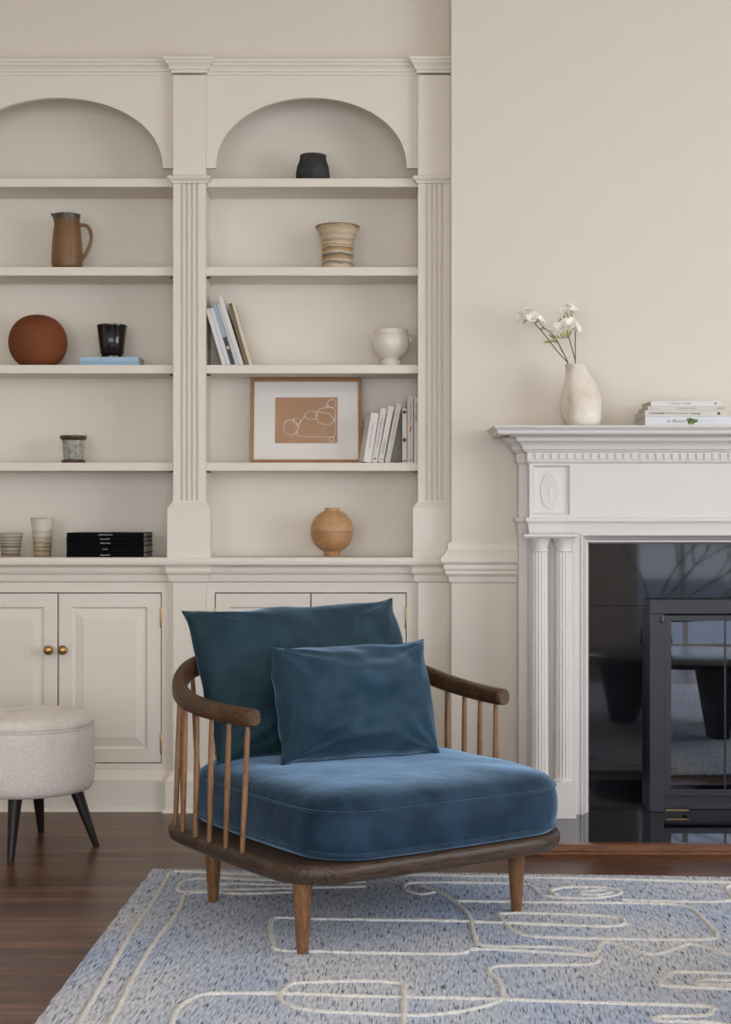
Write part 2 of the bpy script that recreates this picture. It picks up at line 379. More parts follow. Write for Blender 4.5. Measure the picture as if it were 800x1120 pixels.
# ------------------------------------------------------------------ room
XL, XR, YB, ZC = -2.9, 3.7, -.95, 3.0
YW = 5.30          # face of the bookcase joinery
YBR = 5.20         # face of the chimney breast
XC = 1.373         # centre line of the fireplace
XBL = PX(494, YBR); XBRR = 2 * XC - XBL
structure(MB().box(XL - .1, XR + .1, YB - .1, 5.7, -.1, 0).build('floor', 'floor'))
structure(MB().box(XL - .1, XR + .1, YB - .1, 5.7, ZC, ZC + .1).build('ceiling', 'ceiling'))
structure(MB().box(XL - .1, XL, YB - .1, 5.7, 0, ZC).build('wall_left', 'wall'))
# right wall with an opening for a window
WR = (.6, 3.6, .25, 2.55)
w = MB(); w.box(XR, XR + .1, YB - .1, WR[0], 0, ZC); w.box(XR, XR + .1, WR[1], 5.7, 0, ZC)
w.box(XR, XR + .1, WR[0], WR[1], 0, WR[2]); w.box(XR, XR + .1, WR[0], WR[1], WR[3], ZC)
structure(w.build('wall_right', 'wall'))
# wall behind the viewpoint with three openings
W1 = (1.93, 3.45, .03, 2.4); W2 = (-.55, 1.15, .15, 2.5); W3 = (-2.6, -.95, .15, 2.5)
w = MB(); xs = [XL - .1]
for a, b_, c, d in sorted((W1, W2, W3)):
    w.box(xs[-1], a, YB - .1, YB, 0, ZC); w.box(a, b_, YB - .1, YB, 0, c); w.box(a, b_, YB - .1, YB, d, ZC); xs.append(b_)
w.box(xs[-1], XR + .1, YB - .1, YB, 0, ZC)
structure(w.build('wall_front', 'wall'))


def window(n, W, nx, nz_, axis='x', pos=YB, t=.035):
    """frame with glazing bars as window_n; the pane is its child"""
    a, b_, c, d = W; m_ = MB()
    def bx(u0, u1, z0, z1, d0, d1):
        if axis == 'x': m_.box(u0, u1, pos - .1 + d0, pos - .1 + d1, z0, z1)
        else: m_.box(pos + .1 - d1, pos + .1 - d0, u0, u1, z0, z1)
    bx(a, a + t * 1.6, c, d, 0, .09); bx(b_ - t * 1.6, b_, c, d, 0, .09); bx(a, b_, c, c + t * 1.6, 0, .09); bx(a, b_, d - t * 1.6, d, 0, .09)
    for i in range(1, nx): u = a + (b_ - a) * i / nx; bx(u - t / 2, u + t / 2, c, d, .03, .07)
    for i in range(1, nz_): z = c + (d - c) * i / nz_; bx(a, b_, z - t * .35, z + t * .35, .03, .06)
    o = structure(m_.build('window_%d' % n, 'mantel'))
    g = MB()
    if axis == 'x': g.box(a, b_, pos - .052, pos - .048, c, d)
    else: g.box(pos + .048, pos + .052, a, b_, c, d)
    g.build('pane', 'pane', o)


window(1, W1, 4, 3)
window(2, W2, 3, 4)
window(3, W3, 3, 4)
window(4, WR, 4, 4, 'y', XR)

# chimney breast: wall around the firebox
FX0, FX1, FZ = XC - .40, XC + .40, .70
w = MB(); w.box(XBL, FX0, YBR, 5.7, 0, ZC); w.box(FX1, XBRR, YBR, 5.7, 0, ZC); w.box(FX0, FX1, YBR, 5.7, FZ, ZC)
structure(w.build('wall_chimney', 'wall'))
# wall above the bookcases (both alcoves) and behind them
ZCN = PZ(63, YW)
structure(MB().box(XL - .1, XBL, YW + .01, 5.7, PZ(80, YW), ZC).build('wall_back', 'wall'))
structure(MB().box(XL - .1, XBL, 5.56, 5.7, 0, PZ(80, YW)).build('wall_back', 'wall'))
structure(MB().box(XBRR, XR + .1, YW + .01, 5.7, 0, ZC).build('wall_back', 'wall'))
XPL = PX(-98, YW)
structure(MB().box(XL - .1, XPL, YW - .03, 5.7, 0, PZ(80, YW)).build('wall_back', 'wall'))

# rail moulding across the chimney breast
rail = [(494 - p, q) for p, q in [(493.9, 593), (491.2, 593.2), (490, 595.7), (490, 600.5), (488, 602.5), (485.2, 607), (483, 609), (482, 611), (482, 614), (483, 616), (485.7, 617.6), (485.4, 622), (487.4, 625), (487, 627.5), (490.5, 631), (491.6, 636.7), (493.9, 637.7)]]
prof = [(max(0, a) * .00306, PZ(q, YBR - max(0, a) * .00306)) for a, q in rail]
prof = [(-.01, prof[0][1])] + prof + [(-.01, prof[-1][1])]
SX0 = .5065
structure(MB().mould([(XBL, 5.29), (XBL, YBR), (SX0 + .004, YBR)], prof).build('trim_1', 'joinery', smooth=25))
structure(MB().mould([(2 * XC - SX0 - .004, YBR), (XBRR, YBR), (XBRR, 5.29)], prof).build('trim_1', 'joinery', smooth=25))
base_prof = [(0, .136), (.004, .134), (.007, .126), (.013, .118), (.020, .110), (.024, .106), (.024, .012), (.030, .010), (.033, 0), (-.01, 0), (-.01, .136)]
structure(MB().mould([(XBL, 5.29), (XBL, YBR), (SX0 + .004, YBR)], base_prof).build('baseboard_chimney', 'joinery', smooth=25))

# ------------------------------------------------------------------ built-in bookcases
YP = 5.272         # pilaster faces
YC = 5.296         # faces of the base cabinets
YBK = 5.50
SHZ = [(PZ(195, YW), PZ(204.5, YW)), (PZ(292, YW), PZ(301.5, YW)), (PZ(399, YW), PZ(408.5, YW)), (PZ(506, YW), PZ(515, YW))]
ZL = PZ(609.7, 5.24)             # top of the ledge
PIL = [(-96, -61), (189.5, 225), (457.5, 493.2)]
BAYS = [(-61, 189.5, 64, 114, 'left'), (225, 457.5, 340.8, 104.3, 'right')]

# crown moulding with a break over every pilaster (one run)
cr = [(0, 82.5), (.004, 82), (.004, 79), (.009, 78), (.011, 75), (.018, 71.5), (.022, 71), (.022, 69), (.028, 66.5), (.030, 64), (.026, 63.3), (-.02, 63.3), (-.02, 82.5)]
cprof = [(o_, PZ(q, YW - max(0, o_))) for o_, q in cr]
path = [(XPL, YW)]
for a, b_ in PIL:
    xa, xb = PX(a, YP), PX(b_, YP)
    path += [(xa - .002, YW), (xa - .002, YP), (xb + .002, YP), (xb + .002, YW)]
path = path[1:-2] + [(XBL, YP)]
structure(MB().mould(path, cprof).build('trim_2', 'joinery', smooth=25))

for bi, (b0, b1, ac, ar, side) in enumerate(BAYS):
    x0, x1 = PX(b0, YW), PX(b1, YW)
    lab = 'painted built-in bookcase bay with arched top, %s' % ('left of the fluted pilaster, holding the brown jug' if bi == 0 else 'next to the chimney breast, holding the framed print')
    root = empty('bookcase', ((x0 + x1) / 2, YW, ZL), lab, 'bookcase', 'arched bookcase bays')
    ox = (x0 + x1) / 2
    def B(name, mb, m='joinery', **k):
        o = mb.build(name, m, root, **k); o.location = (-ox, -YW, -ZL); return o
    B('back_panel', MB().box(x0 - .02, x1 + .02, YBK, YBK + .02, ZL, PZ(82, YW)))
    B('side_panel', MB().box(x0 - .02, x0 - .001, YW + .001, YBK, ZL, PZ(82, YW)))
    B('side_panel', MB().box(x1 + .001, x1 + .02, YW + .001, YBK, ZL, PZ(82, YW)))
    B('top_panel', MB().box(x0, x1, YW + .03, YBK, PZ(84, YW), PZ(80, YW)))
    for zt, zb in SHZ:
        B('shelf', MB().box(x0, x1, YW, YBK, zb, zt), bevel=.002)
    # arched fascia board
    zt, zb = PZ(81, YW), PZ(184, YW)
    cx, rx, rz_ = PX(ac, YW), ar * YW / F, 77 * YW / F
    n = 64; top = []; arc = []
    for k in range(n + 1):
        a = PI - PI * k / n; x = cx + rx * math.cos(a); z = zb + .0005 + rz_ * math.sin(a) ** .93
        arc.append((x, z)); top.append((x, zt))
    poly = [(x0 - .001, zb), ] + arc + [(x1 + .001, zb)]
    tops = [(x0 - .001, zt)] + top + [(x1 + .001, zt)]
    mb = MB(); N = len(poly)
    vs = [(x, YW, z) for x, z in poly] + [(x, YW, z) for x, z in tops] + [(x, YW + .02, z) for x, z in poly] + [(x, YW + .02, z) for x, z in tops]
    fs = []
    for i in range(N - 1):
        fs += [(i, i + 1, N + i + 1, N + i), (2 * N + i, 3 * N + i, 3 * N + i + 1, 2 * N + i + 1), (i, 2 * N + i, 2 * N + i + 1, i + 1)]
    fs += [(0, N, 3 * N, 2 * N), (N - 1, 3 * N - 1, 4 * N - 1, 2 * N - 1)]
    mb.add(vs, fs); B('arch_panel', mb, smooth=25)
    for zt_, zb_ in SHZ[1:]:
        for sx, s_ in ((x0, 1), (x1, -1)):
            if s_ == -1 and zt_ != SHZ[3][0] and bi == 1: continue
            B('shelf_pin', MB().box(min(sx, sx + s_ * .014), max(sx, sx + s_ * .014), YW + .02, YW + .035, zb_ - .005, zb_), 'pin')

# pilasters
for i, (a, b_) in enumerate(PIL):
    x0, x1 = PX(a, YP), PX(b_, YP); cx = (x0 + x1) / 2; W_ = x1 - x0
    lab = ['fluted painted pilaster outside the left bookcase bay, against the side wall',
           'fluted painted pilaster between the two arched bookcase bays',
           'fluted painted pilaster between the framed print bay and the chimney breast'][i]
    root = empty('pilaster', (cx, YP, 0), lab, 'pilaster', 'bookcase pilasters')
    def B(name, mb, **k):
        o = mb.build(name, 'joinery', root, **k); o.location = (-cx, -YP, 0); return o
    ys = YW + .004
    B('upper_block', MB().box(x0, x1, YP, ys + .01, PZ(193, YP), PZ(82, YP)))
    # fluted shaft
    pts = [(x0, ys), (x0, YP)]
    nf, pitch, fw = 4, .0172, .0090
    for k in range(nf):
        c = cx + (k - 1.5) * pitch
        for j in range(7):
            t_ = PI * j / 6; pts.append((c - fw / 2 * math.copysign(abs(math.cos(t_)) ** .6, math.cos(t_)), YP + .0100 * math.sin(t_) ** .8))
    pts += [(x1, YP), (x1, ys)]
    zs0, zs1 = PZ(550, YP), PZ(198, YP)
    B('fluted_shaft', MB().prism(pts, zs0, zs1), smooth=50)
    cp = [(-.01, PZ(192, YP)), (.010, PZ(192.3, YP)), (.017, PZ(193.5, YP)), (.019, PZ(195.5, YP)), (.013, PZ(197.5, YP)), (.008, PZ(198.5, YP)), (.006, PZ(200.5, YP)), (-.01, PZ(200.8, YP))]
    box_path = [(x0, ys), (x0, YP), (x1, YP), (x1, ys)]
    if i == 2: box_path = [(x0, ys), (x0, YP), (XBL, YP)]
    B('capital', MB().mould(box_path, cp), smooth=25)
    pp = [(-.02, PZ(547.5, YP)), (0, PZ(547.5, YP)), (.002, PZ(549.5, YP)), (.008, PZ(551, YP)), (.014, PZ(554.5, YP)), (.018, PZ(556, YP)), (.018, ZL), (-.02, ZL)]
    B('plinth', MB().mould(box_path, pp).box(x0 + .001, x1 - .001, YP - .0005, ys, ZL, zs0 - .002), smooth=25)
    # below the ledge
    B('lower_shaft', MB().box(x0, x1, YP, YC - .0003, .10, PZ(637, YP)))
    B('base', MB().mould(box_path, base_prof), smooth=25)

# ledge over the base cabinets, straight nose with a moulding that breaks around the pilasters
nose = [(.001, PZ(609.7, 5.24)), (.030, PZ(609.7, 5.24)), (.034, PZ(610.6, 5.24)), (.036, PZ(612.5, 5.24)), (.036, PZ(615.5, 5.24)), (.033, PZ(617.8, 5.24)), (.028, PZ(618.6, 5.24)), (.001, PZ(618.6, 5.24))]
ldg = empty('cabinet_ledge', (PX(200, YW), YW, ZL), 'painted moulded ledge running over the base cabinets under the bookcases', 'ledge')
def BL(name, mb, **k):
    o = mb.build(name, 'joinery', ldg, **k); o.location = (-PX(200, YW), -YW, -ZL); return o
xl0 = PX(-96, YW)
BL('ledge_board', MB().mould([(xl0, YP), (XBL - .001, YP)], nose).box(xl0, XBL - .001, YP, YBK + .015, PZ(618, 5.24), ZL), smooth=25)
sub = [(457 - p, q) for p, q in [(447.5, 618.4), (448.7, 619.5), (450, 621.5), (450, 623), (448.9, 624.5), (449.5, 626.5), (452.3, 629.5), (452.3, 631), (453.3, 633.5), (453.5, 636), (456.3, 637)]]
sprof = [(-.02, PZ(618.4, YP))] + [(a * .0031, PZ(q, YP - a * .0031)) for a, q in sub] + [(-.02, PZ(637.2, YP))]
path = []
for a, b_ in PIL:
    xa, xb = PX(a, YP), PX(b_, YP)
    path += [(xa, YW - .004), (xa, YP), (xb, YP), (xb, YW - .004)]
path = path[1:-2] + [(XBL - .001, YP)]
BL('moulding', MB().mould(path, sprof), smooth=25)

# base cabinets
YC = 5.296
DOORS = [[(-49.5, 62.8, 'R'), (64.2, 176, 'L')], [(236, 339.4, 'R'), (340.8, 444, 'L')]]


def raised_door(parent, off, x0, x1, z0, z1, knob_side, hinge_only=False):
    mb = MB(); Y = YC + .001
    rings = [(0, .022), (0, .0012), (.0012, 0), (.046, 0), (.0475, .0015), (.049, .005), (.052, .0072), (.056, .0072), (.082, .0018), (.0845, .0005), (.086, .0005)]
    R = [[(x0 + i, Y + d, z0 + i), (x1 - i, Y + d, z0 + i), (x1 - i, Y + d, z1 - i), (x0 + i, Y + d, z1 - i)] for i, d in rings]
    mb.loft(R)
    o = mb.build('door', 'joinery', parent); o.location = off
    kx = x1 - .030 if knob_side == 'R' else x0 + .018
    kx = (x1 - .027) if knob_side == 'R' else (x0 + .0175)
    kz = PZ(711, Y - .02)
    kp = [(.0001, .001), (.009, .001), (.010, -.002), (.006, -.006), (.0055, -.012), (.009, -.015), (.0145, -.020), (.0165, -.026), (.0155, -.031), (.011, -.035), (.005, -.037), (.0001, -.0373)]
    k = MB().lathe([(r, -z) for r, z in kp], seg=28)
    ko = k.build('knob', 'brass', o, smooth=50); ko['label'] = 'round aged brass knob'
    ko.rotation_euler = (PI / 2, 0, 0); ko.location = (kx, Y, kz)
    hx = x0 - .0005 if knob_side == 'R' else x1 + .0005
    for hz in (PZ(675.5, YC), PZ(813.5, YC)):
        h = MB()
        h.lathe([(.0001, -.037), (.002, -.036), (.0032, -.033), (.0032, .033), (.002, .036), (.0001, .037)], hx, Y - .001, hz, 12)
        for dz in (-.012, .012): h.lathe([(.0036, dz - .001), (.0036, dz + .001)], hx, Y - .001, hz, 12)
        h.build('hinge', 'brass', o, smooth=40)
    return o


for ci, ds in enumerate(DOORS):
    b0, b1 = (-61, 189.5) if ci == 0 else (225, 457.5)
    x0, x1 = PX(b0, YC), PX(b1, YC)
    root = empty('base_cabinet', ((x0 + x1) / 2, YC, 0),
                 ['painted two-door base cabinet with brass knobs, behind the round stool', 'painted two-door base cabinet, behind the blue armchair'][ci], 'cabinet', 'base cabinets')
    off = (-(x0 + x1) / 2, -YC, 0)
    def B(name, mb, m='joinery', **k):
        o = mb.build(name, m, root, **k); o.location = off; return o
    d0, d1 = PX(ds[0][0] - 1, YC), PX(ds[1][1] + 1, YC); zt, zb = PZ(648, YC), PZ(835, YC); ztop = PZ(618.8, 5.24)
    f = MB(); f.box(x0 - .008, d0, YC, YC + .02, .02, ztop); f.box(d1, x1 + (.008 if ci == 0 else 0), YC, YC + .02, .02, ztop); f.box(d0, d1, YC, YC + .02, zt, ztop); f.box(d0, d1, YC, YC + .02, .02, zb)
    B('face_frame', f)
    g = MB(); g.box(x0, x0 + .015, YC + .022, YBK, .02, ztop); g.box(x1 - .015, x1, YC + .022, YBK, .02, ztop); g.box(x0 + .015, x1 - .015, YBK - .01, YBK, .02, ztop); g.box(x0 + .015, x1 - .015, YC + .022, YBK - .01, .02, .05)
    B('carcass', g)
    for a, b_, ks in ds:
        raised_door(root, off, PX(a, YC), PX(b_, YC), PZ(834, YC), PZ(649.2, YC), ks)
    bp_ = [(x0 + .001, YC), (x1 - .001, YC)]
    B('baseboard', MB().mould(bp_, base_prof), smooth=25)

# ------------------------------------------------------------------ fireplace surround
YM, YA = 5.06, 5.125          # faces of the front boards and of the back boards
MX0, AX0 = .534, .5065
ZH = .03                      # top of the hearth slab
ZMT = PZ(465, 4.94)           # top of the mantel shelf
fp = empty('fireplace_surround', (XC, YBR, ZH), 'white painted fireplace mantel with dentil moulding, oval medallions and paired columns', 'fireplace')
def FP(name, mb, m='mantel', **k):
    o = mb.build(name, m, fp, **k); o.location = (-XC, -YBR, -ZH); return o
mir = lambda x: 2 * XC - x
OX0 = PX(635.5, YM); OZ = PZ(583.5, YM)       # outer edge of the inner frame
pz = lambda q, o_: PZ(q, YM - o_)
corn = [(0, 507.5), (.002, 506.5), (.007, 505), (.0085, 503), (.0085, 494.5), (.016, 494), (.018, 492.5), (.024, 491), (.0255, 488), (.030, 485.5), (.038, 483.2), (.045, 482), (.047, 478.5), (.057, 477), (.060, 475.8), (.100, 475), (.104, 473.5), (.106, 470.5), (.111, 469.5), (.117, 467), (.118, 465.3)]
low = [c for c in corn if c[1] >= 477]; upp = [c for c in corn if c[1] < 477]
cp = [(o_, pz(q, o_)) for o_, q in low] + [(-.03, pz(477, .057)), (-.03, pz(507.5, 0))]
cu = [(-.03, pz(476.9, .057)), (.057, pz(476.9, .057))] + [(o_, pz(q, o_)) for o_, q in upp] + [(.116, ZMT), (-.03, ZMT)]
XS = .526
mpath = [(AX0, YBR - .001), (AX0, YA), (MX0, YA), (MX0, YM), (mir(MX0), YM), (mir(MX0), YA), (mir(AX0), YA), (mir(AX0), YBR - .001)]
FP('mantel_cornice', MB().mould(mpath, cp), smooth=25)
FP('mantel_shelf', MB().mould([(XS, YBR - .001), (XS, YM), (mir(XS), YM), (mir(XS), YBR - .001)], cu).box(AX0, mir(AX0), YM + .02, YBR - .001, ZMT - .02, ZMT - .0002), smooth=25)
# dentils
d = MB(); zt, zb = pz(495, .013), pz(502.4, .013); per, bw = .0262, .0150
d.box(MX0 - .006, mir(MX0) + .006, YM - .006, YM - .002, zb, zt)
x = MX0 - .008
while x + bw < mir(MX0) + .02:
    d.box(x, x + bw, YM - .0145, YM - .005, zb, zt); d.box(x + bw, x + per, YM - .0145, YM - .005, zt - .004, zt); x += per
FP('dentil_band', d)
# boards
body = MB()
zB = pz(507, 0)
for s in (0, 1):
    f_ = (lambda x_: x_) if s == 0 else mir
    def bx(a, b_, y0, y1, z0, z1): p, q = sorted((f_(a), f_(b_))); body.box(p, q, y0, y1, z0, z1)
    bx(AX0, OX0 + .02, YA, YBR - .001, ZH, zB + .03)
    bx(MX0, OX0, YM, YA + .001, ZH, OZ - .001)
body.box(AX0 + .01, mir(AX0) - .01, YA + .003, YBR - .001, OZ - .005, ZMT - .02)
# frieze with two recessed squares
PXa, PXb = PX(583.4, YM), PX(623.8, YM); PZa, PZb = PZ(563, YM), PZ(509, YM)
zfa, zfb = OZ - .0005, zB + .02
body.box(MX0, PXa, YM, YA + .001, zfa, zfb); body.box(PXa, PXb, YM, YA + .001, zfa, PZa); body.box(PXa, PXb, YM, YA + .001, PZb, zfb)
body.box(PXb, mir(PXb), YM, YA + .001, zfa, zfb)
body.box(mir(PXb), mir(PXa), YM, YA + .001, zfa, PZa); body.box(mir(PXb), mir(PXa), YM, YA + .001, PZb, zfb); body.box(mir(PXa), mir(MX0), YM, YA + .001, zfa, zfb)
FP('frieze_and_legs', body)
for s in (0, 1):
    f_ = (lambda x_: x_) if s == 0 else mir
    a, b_ = sorted((f_(PXa), f_(PXb)))
    R = []
    for i, dd in [(0, 0), (.006, .010), (.0061, .012), (.03, .012)]:
        R.append([(a + i, YM + dd, PZa + i), (b_ - i, YM + dd, PZa + i), (b_ - i, YM + dd, PZb - i), (a + i, YM + dd, PZb - i)])
    FP('recessed_panel', MB().loft(R, cap0=False))
    # oval medallion of radiating petals
    cx, cz = f_(PX(602.5, YM)), PZ(537, YM + .01); rx, rz_ = .0305, .0585
    mb = MB(); n = 24; K = n * 6; rings = []
    for t in (1.08, 1.0, .97, .9, .7, .45, .2, .16, .08, .0001):
        ring = []
        for k in range(K):
            a_ = 2 * PI * k / K; w_ = abs(math.sin(a_ * n / 2))
            h = {1.08: 0, 1.0: .003, .97: .0034, .9: .0022 + .0010 * w_, .7: .0022 + .0013 * w_, .45: .0022 + .0011 * w_, .2: .0022 + .0005 * w_, .16: .0032, .08: .004, .0001: .0042}[t]
            ring.append((cx + rx * t * math.cos(a_), YM + .012 - h, cz + rz_ * t * math.sin(a_)))
        rings.append(ring)
    FP('medallion', mb.loft(rings, cap0=False), smooth=40)
# bed moulding under the frieze
bed = [(-.01, 566), (.008, 566), (.012, 567.2), (.012, 570), (.007, 571.8), (.0045, 573.5), (.004, 576), (.002, 579), (.001, 583), (-.01, 583)]
FP('bed_moulding', MB().mould(mpath, [(o_, pz(q, max(o_, 0))) for o_, q in bed]), smooth=25)
# inner architrave
ar_ = [(0, -.004), (.002, -.006), (.006, -.006), (.009, .004), (.014, .012), (.022, .030), (.024, .034), (.028, .034), (.0335, .052), (.0335, .105), (0, .105)]
R = []
for i, dd in ar_:
    R.append([(OX0 + i, YM + dd, ZH), (OX0 + i, YM + dd, OZ - i), (mir(OX0 + i), YM + dd, OZ - i), (mir(OX0 + i), YM + dd, ZH)])
mb = MB(); n = len(R)
rings = [[R[j][k] for j in range(n)] for k in range(4)]
FP('inner_frame', mb.loft(rings), smooth=25)
# paired columns
YCOL = 5.030
for s in (0, 1):
    f_ = (lambda x_: x_) if s == 0 else mir
    a, b_ = sorted((f_(PX(573.6, 4.975)), f_(PX(632.5, 4.975))))
    ab = [(0, 584), (.006, 584.3), (.008, 585.2), (.008, 586.6), (.004, 588), (-.002, 588.8), (-.01, 588.8), (-.01, 584)]
    a += .008; b_ -= .008; yf = 4.983
    zz = lambda q: PZ(q, 4.98)
    FP('abacus', MB().mould([(a, YM), (a, yf), (b_, yf), (b_, YM)], [(o_, zz(q)) for o_, q in ab]).box(a, b_, yf, YM, zz(588.8), zz(584)), smooth=25)
    for cpx in (590.6, 616.8):
        cx = f_(PX(cpx, YCOL)); z1 = zz(603); z0 = zz(853)
        nfl = 18
        def fl(p, a_, cx=cx):
            k_ = (a_ / (2 * PI) * nfl) % 1; w_ = 4 * k_ * (1 - k_)
            return Vector((p.x * (1 - .10 * w_ ** .6), p.y * (1 - .10 * w_ ** .6), p.z))
        c = MB(); c.lathe([(.0285, z0), (.0268, (z0 + z1) / 2), (.0255, z1)], cx, YCOL, 0, nfl * 8, fl)
        col = FP('column', c, smooth=35)
        e = MB(); e.lathe([(.0262, zz(604)), (.0285, zz(603.2)), (.0285, zz(602)), (.0265, zz(601.5)), (.027, zz(599)), (.030, zz(595)), (.035, zz(591)), (.0375, zz(589.5)), (.0375, zz(588.6))], cx, YCOL, 0, 48)
        o = e.build('column_capital', 'mantel', col, smooth=40)
        e = MB(); e.lathe([(.033, zz(857)), (.034, zz(855.5)), (.033, zz(854)), (.029, zz(853.5)), (.0285, zz(852))], cx, YCOL, 0, 48)
        o = e.build('column_base', 'mantel', col, smooth=40)
    zpl = zz(856.5)
    FP('column_plinth', MB().box(a - .004, b_ + .004, 4.982, YM, ZH, zpl), bevel=.002)

# granite slabs around the firebox
gr = empty('granite_slips', (XC, 5.17, ZH), 'polished black granite slabs framing the firebox', 'fireplace slab')
def GR(name, mb, m='granite', **k):
    o = mb.build(name, m, gr, **k); o.location = (-XC, -5.17, -ZH); return o
YG = 5.169; gx0 = OX0 + .034; gx1 = FX0 + .0; zj = PZ(662.5, YG); zo = OZ - .034
DX0 = PX(711, 5.12)
GR('side_slab', MB().box(gx0, gx1, YG, YG + .03, ZH + .0005, zj - .0008), bevel=.0006)
GR('side_slab', MB().box(mir(gx1), mir(gx0), YG, YG + .03, ZH + .0005, zj - .0008), bevel=.0006)
GR('top_slab', MB().box(gx0, mir(gx0), YG, YG + .03, zj, zo), bevel=.0006)

# firebox lining
fb = MB(); fb.box(FX0 - .02, FX0, YBR + .002, 5.65, .0, FZ); fb.box(FX1, FX1 + .02, YBR + .002, 5.65, 0, FZ); fb.box(FX0, FX1, 5.63, 5.65, 0, FZ); fb.box(FX0, FX1, YBR + .002, 5.65, FZ - .02, FZ)
tag(fb.build('firebox_lining', 'firebrick'), 'sooty dark firebox lining behind the smoked glass doors', 'firebox')

# hearth slab and its wooden edging
HX0 = .495
tag(MB().box(HX0, mir(HX0), 4.62, 5.6, .0, ZH).build('hearth_slab', 'granite', bevel=.001), 'polished black granite hearth slab in front of the fireplace', 'hearth')
tr_prof = [(0, .0), (.048, .0), (.050, .006), (.046, .012), (.038, .014), (.036, .017), (.034, .024), (.028, .030), (.010, .0325), (0, .0315)]
structure(MB().mould([(HX0, 5.06), (HX0, 4.62), (mir(HX0), 4.62), (mir(HX0), 5.06)], tr_prof).build('trim_3', 'hearth_wood', smooth=30))

# glass doors
gd = empty('fireplace_doors', (XC, 5.12, ZH), 'black metal framed smoked glass bifold doors closing the firebox', 'fireplace doors')
def GD(name, mb, m='black_metal', parent=None, **k):
    o = mb.build(name, m, parent or gd, **k)
    if not parent: o.location = (-XC, -5.12, -ZH)
    return o
YD = 5.10
zt = PZ(656, YD); zt2 = PZ(671.5, YD); x0 = PX(711, YD); x1 = PX(727, YD)
f = MB(); f.box(x0, mir(x0), YD, YG - .001, zt2, zt); f.box(x0, x1, YD, YG - .001, ZH + .0005, zt2); f.box(mir(x1), mir(x0), YD, YG - .001, ZH + .0005, zt2)
f.box(x1, mir(x1), YD + .045, YG - .001, ZH + .0005, PZ(870, YD))
GD('door_surround', f, bevel=.0015)
zA, zBm = PZ(673, YD + .01), PZ(870, YD + .01)
xs = [x1 + .002, PX(794, YD + .01), XC - .001]
for k in range(4):
    if k < 2: a, b_ = xs[k], xs[k + 1] - .001
    else: a, b_ = mir(xs[4 - k]) + .001, mir(xs[3 - k])
    yd = YD + .008; st = .022; sl = st if k in (0, 3) else .0015; 
    l_, r_ = (st, .0015) if k in (0, 2) else (.0015, st)
    if k == 1: l_, r_ = .0015, .012
    if k == 2: l_, r_ = .012, .0015
    m_ = MB(); m_.box(a, b_, yd, yd + .02, PZ(679, yd), zA); m_.box(a, b_, yd, yd + .02, zBm, PZ(864, yd)); 
    m_.box(a, a + l_, yd, yd + .02, PZ(864, yd), PZ(679, yd)); m_.box(b_ - r_, b_, yd, yd + .02, PZ(864, yd), PZ(679, yd))
    dr = GD('door_leaf', m_)
    g = MB().box(a + l_ * .5, b_ - r_ * .5, yd + .006, yd + .012, PZ(865, yd), PZ(678, yd))
    go = GD('smoked_glass', g, 'smoked_glass', dr)
for xk in (PX(723.5, YD), mir(PX(723.5, YD))):
    GD('pivot', MB().lathe([(.0001, -.012), (.004, -.012), (.005, -.009), (.0035, -.006), (.0035, .012), (.0001, .012)], xk + .004, YD - .006, PZ(677, YD), 16), 'chrome', smooth=40)
h = MB(); hx = PX(729, YD - .05); h.box(hx, hx + .075, YD - .045, YD - .040, ZH + .013, ZH + .0165); h.box(hx + .062, hx + .075, YD - .042, YD + .02, ZH + .0135, ZH + .016)
GD('draught_lever', h, 'brass')

# ------------------------------------------------------------------ pots and vessels
def pot(name, px, Y, zb, prof, m, label, cat, fn=None, seg=56, smooth=50):
    """solid of revolution with real walls: outer profile, then an inner one"""
    mb = MB().lathe(prof, seg=seg, fn=fn)
    o = mb.build(name, m, smooth=smooth, loc=(PX(px, Y), Y, zb)); tag(o, label, cat); return o


def shell(outer, t=.004, floor=None):
    """turn an outer profile (bottom to top) into a hollow pot profile"""
    inner = [(max(r - t, .001), z) for r, z in reversed(outer) if z > (outer[0][1] + (floor or t * 1.5))]
    top = outer[-1]
    return [(.0005, outer[0][1])] + outer + [(top[0] - t * .5, top[1] + t * .3)] + inner + [(.0005, outer[0][1] + (floor or t * 1.5))]


S = [z for z, _ in SHZ]
Yo = 5.39
k = Yo / F

def wob(seed, amp, sc=12):
    def f(p, a):
        n_ = noise.noise(Vector((p.x * sc + seed, p.y * sc, p.z * sc))); return Vector((p.x * (1 + amp * n_), p.y * (1 + amp * n_), p.z))
    return f

# dark clay pot on the top shelf
h = PZ(170.5, Yo) - S[0]
pot('clay_pot', 342.5, Yo, S[0], shell([(.052, 0), (.058, .006), (.0585, h * .35), (.055, h * .6), (.048, h * .8), (.0455, h * .92), (.047, h)], .005), 'charcoal_clay',
    'small charcoal clay pot standing on the arched top shelf', 'pot', wob(3, .06))
# striped flared vase
h = PZ(248, Yo) - S[1]
pot('flared_vase', 369.5, Yo, S[1], shell([(.047, 0), (.053, .004), (.0535, h * .3), (.054, h * .6), (.058, h * .75), (.066, h * .87), (.075, h * .95), (.078, h * .985), (.077, h)], .005), 'striped',
    'flared vase with wavy tan and ochre stripes on the second shelf', 'vase')
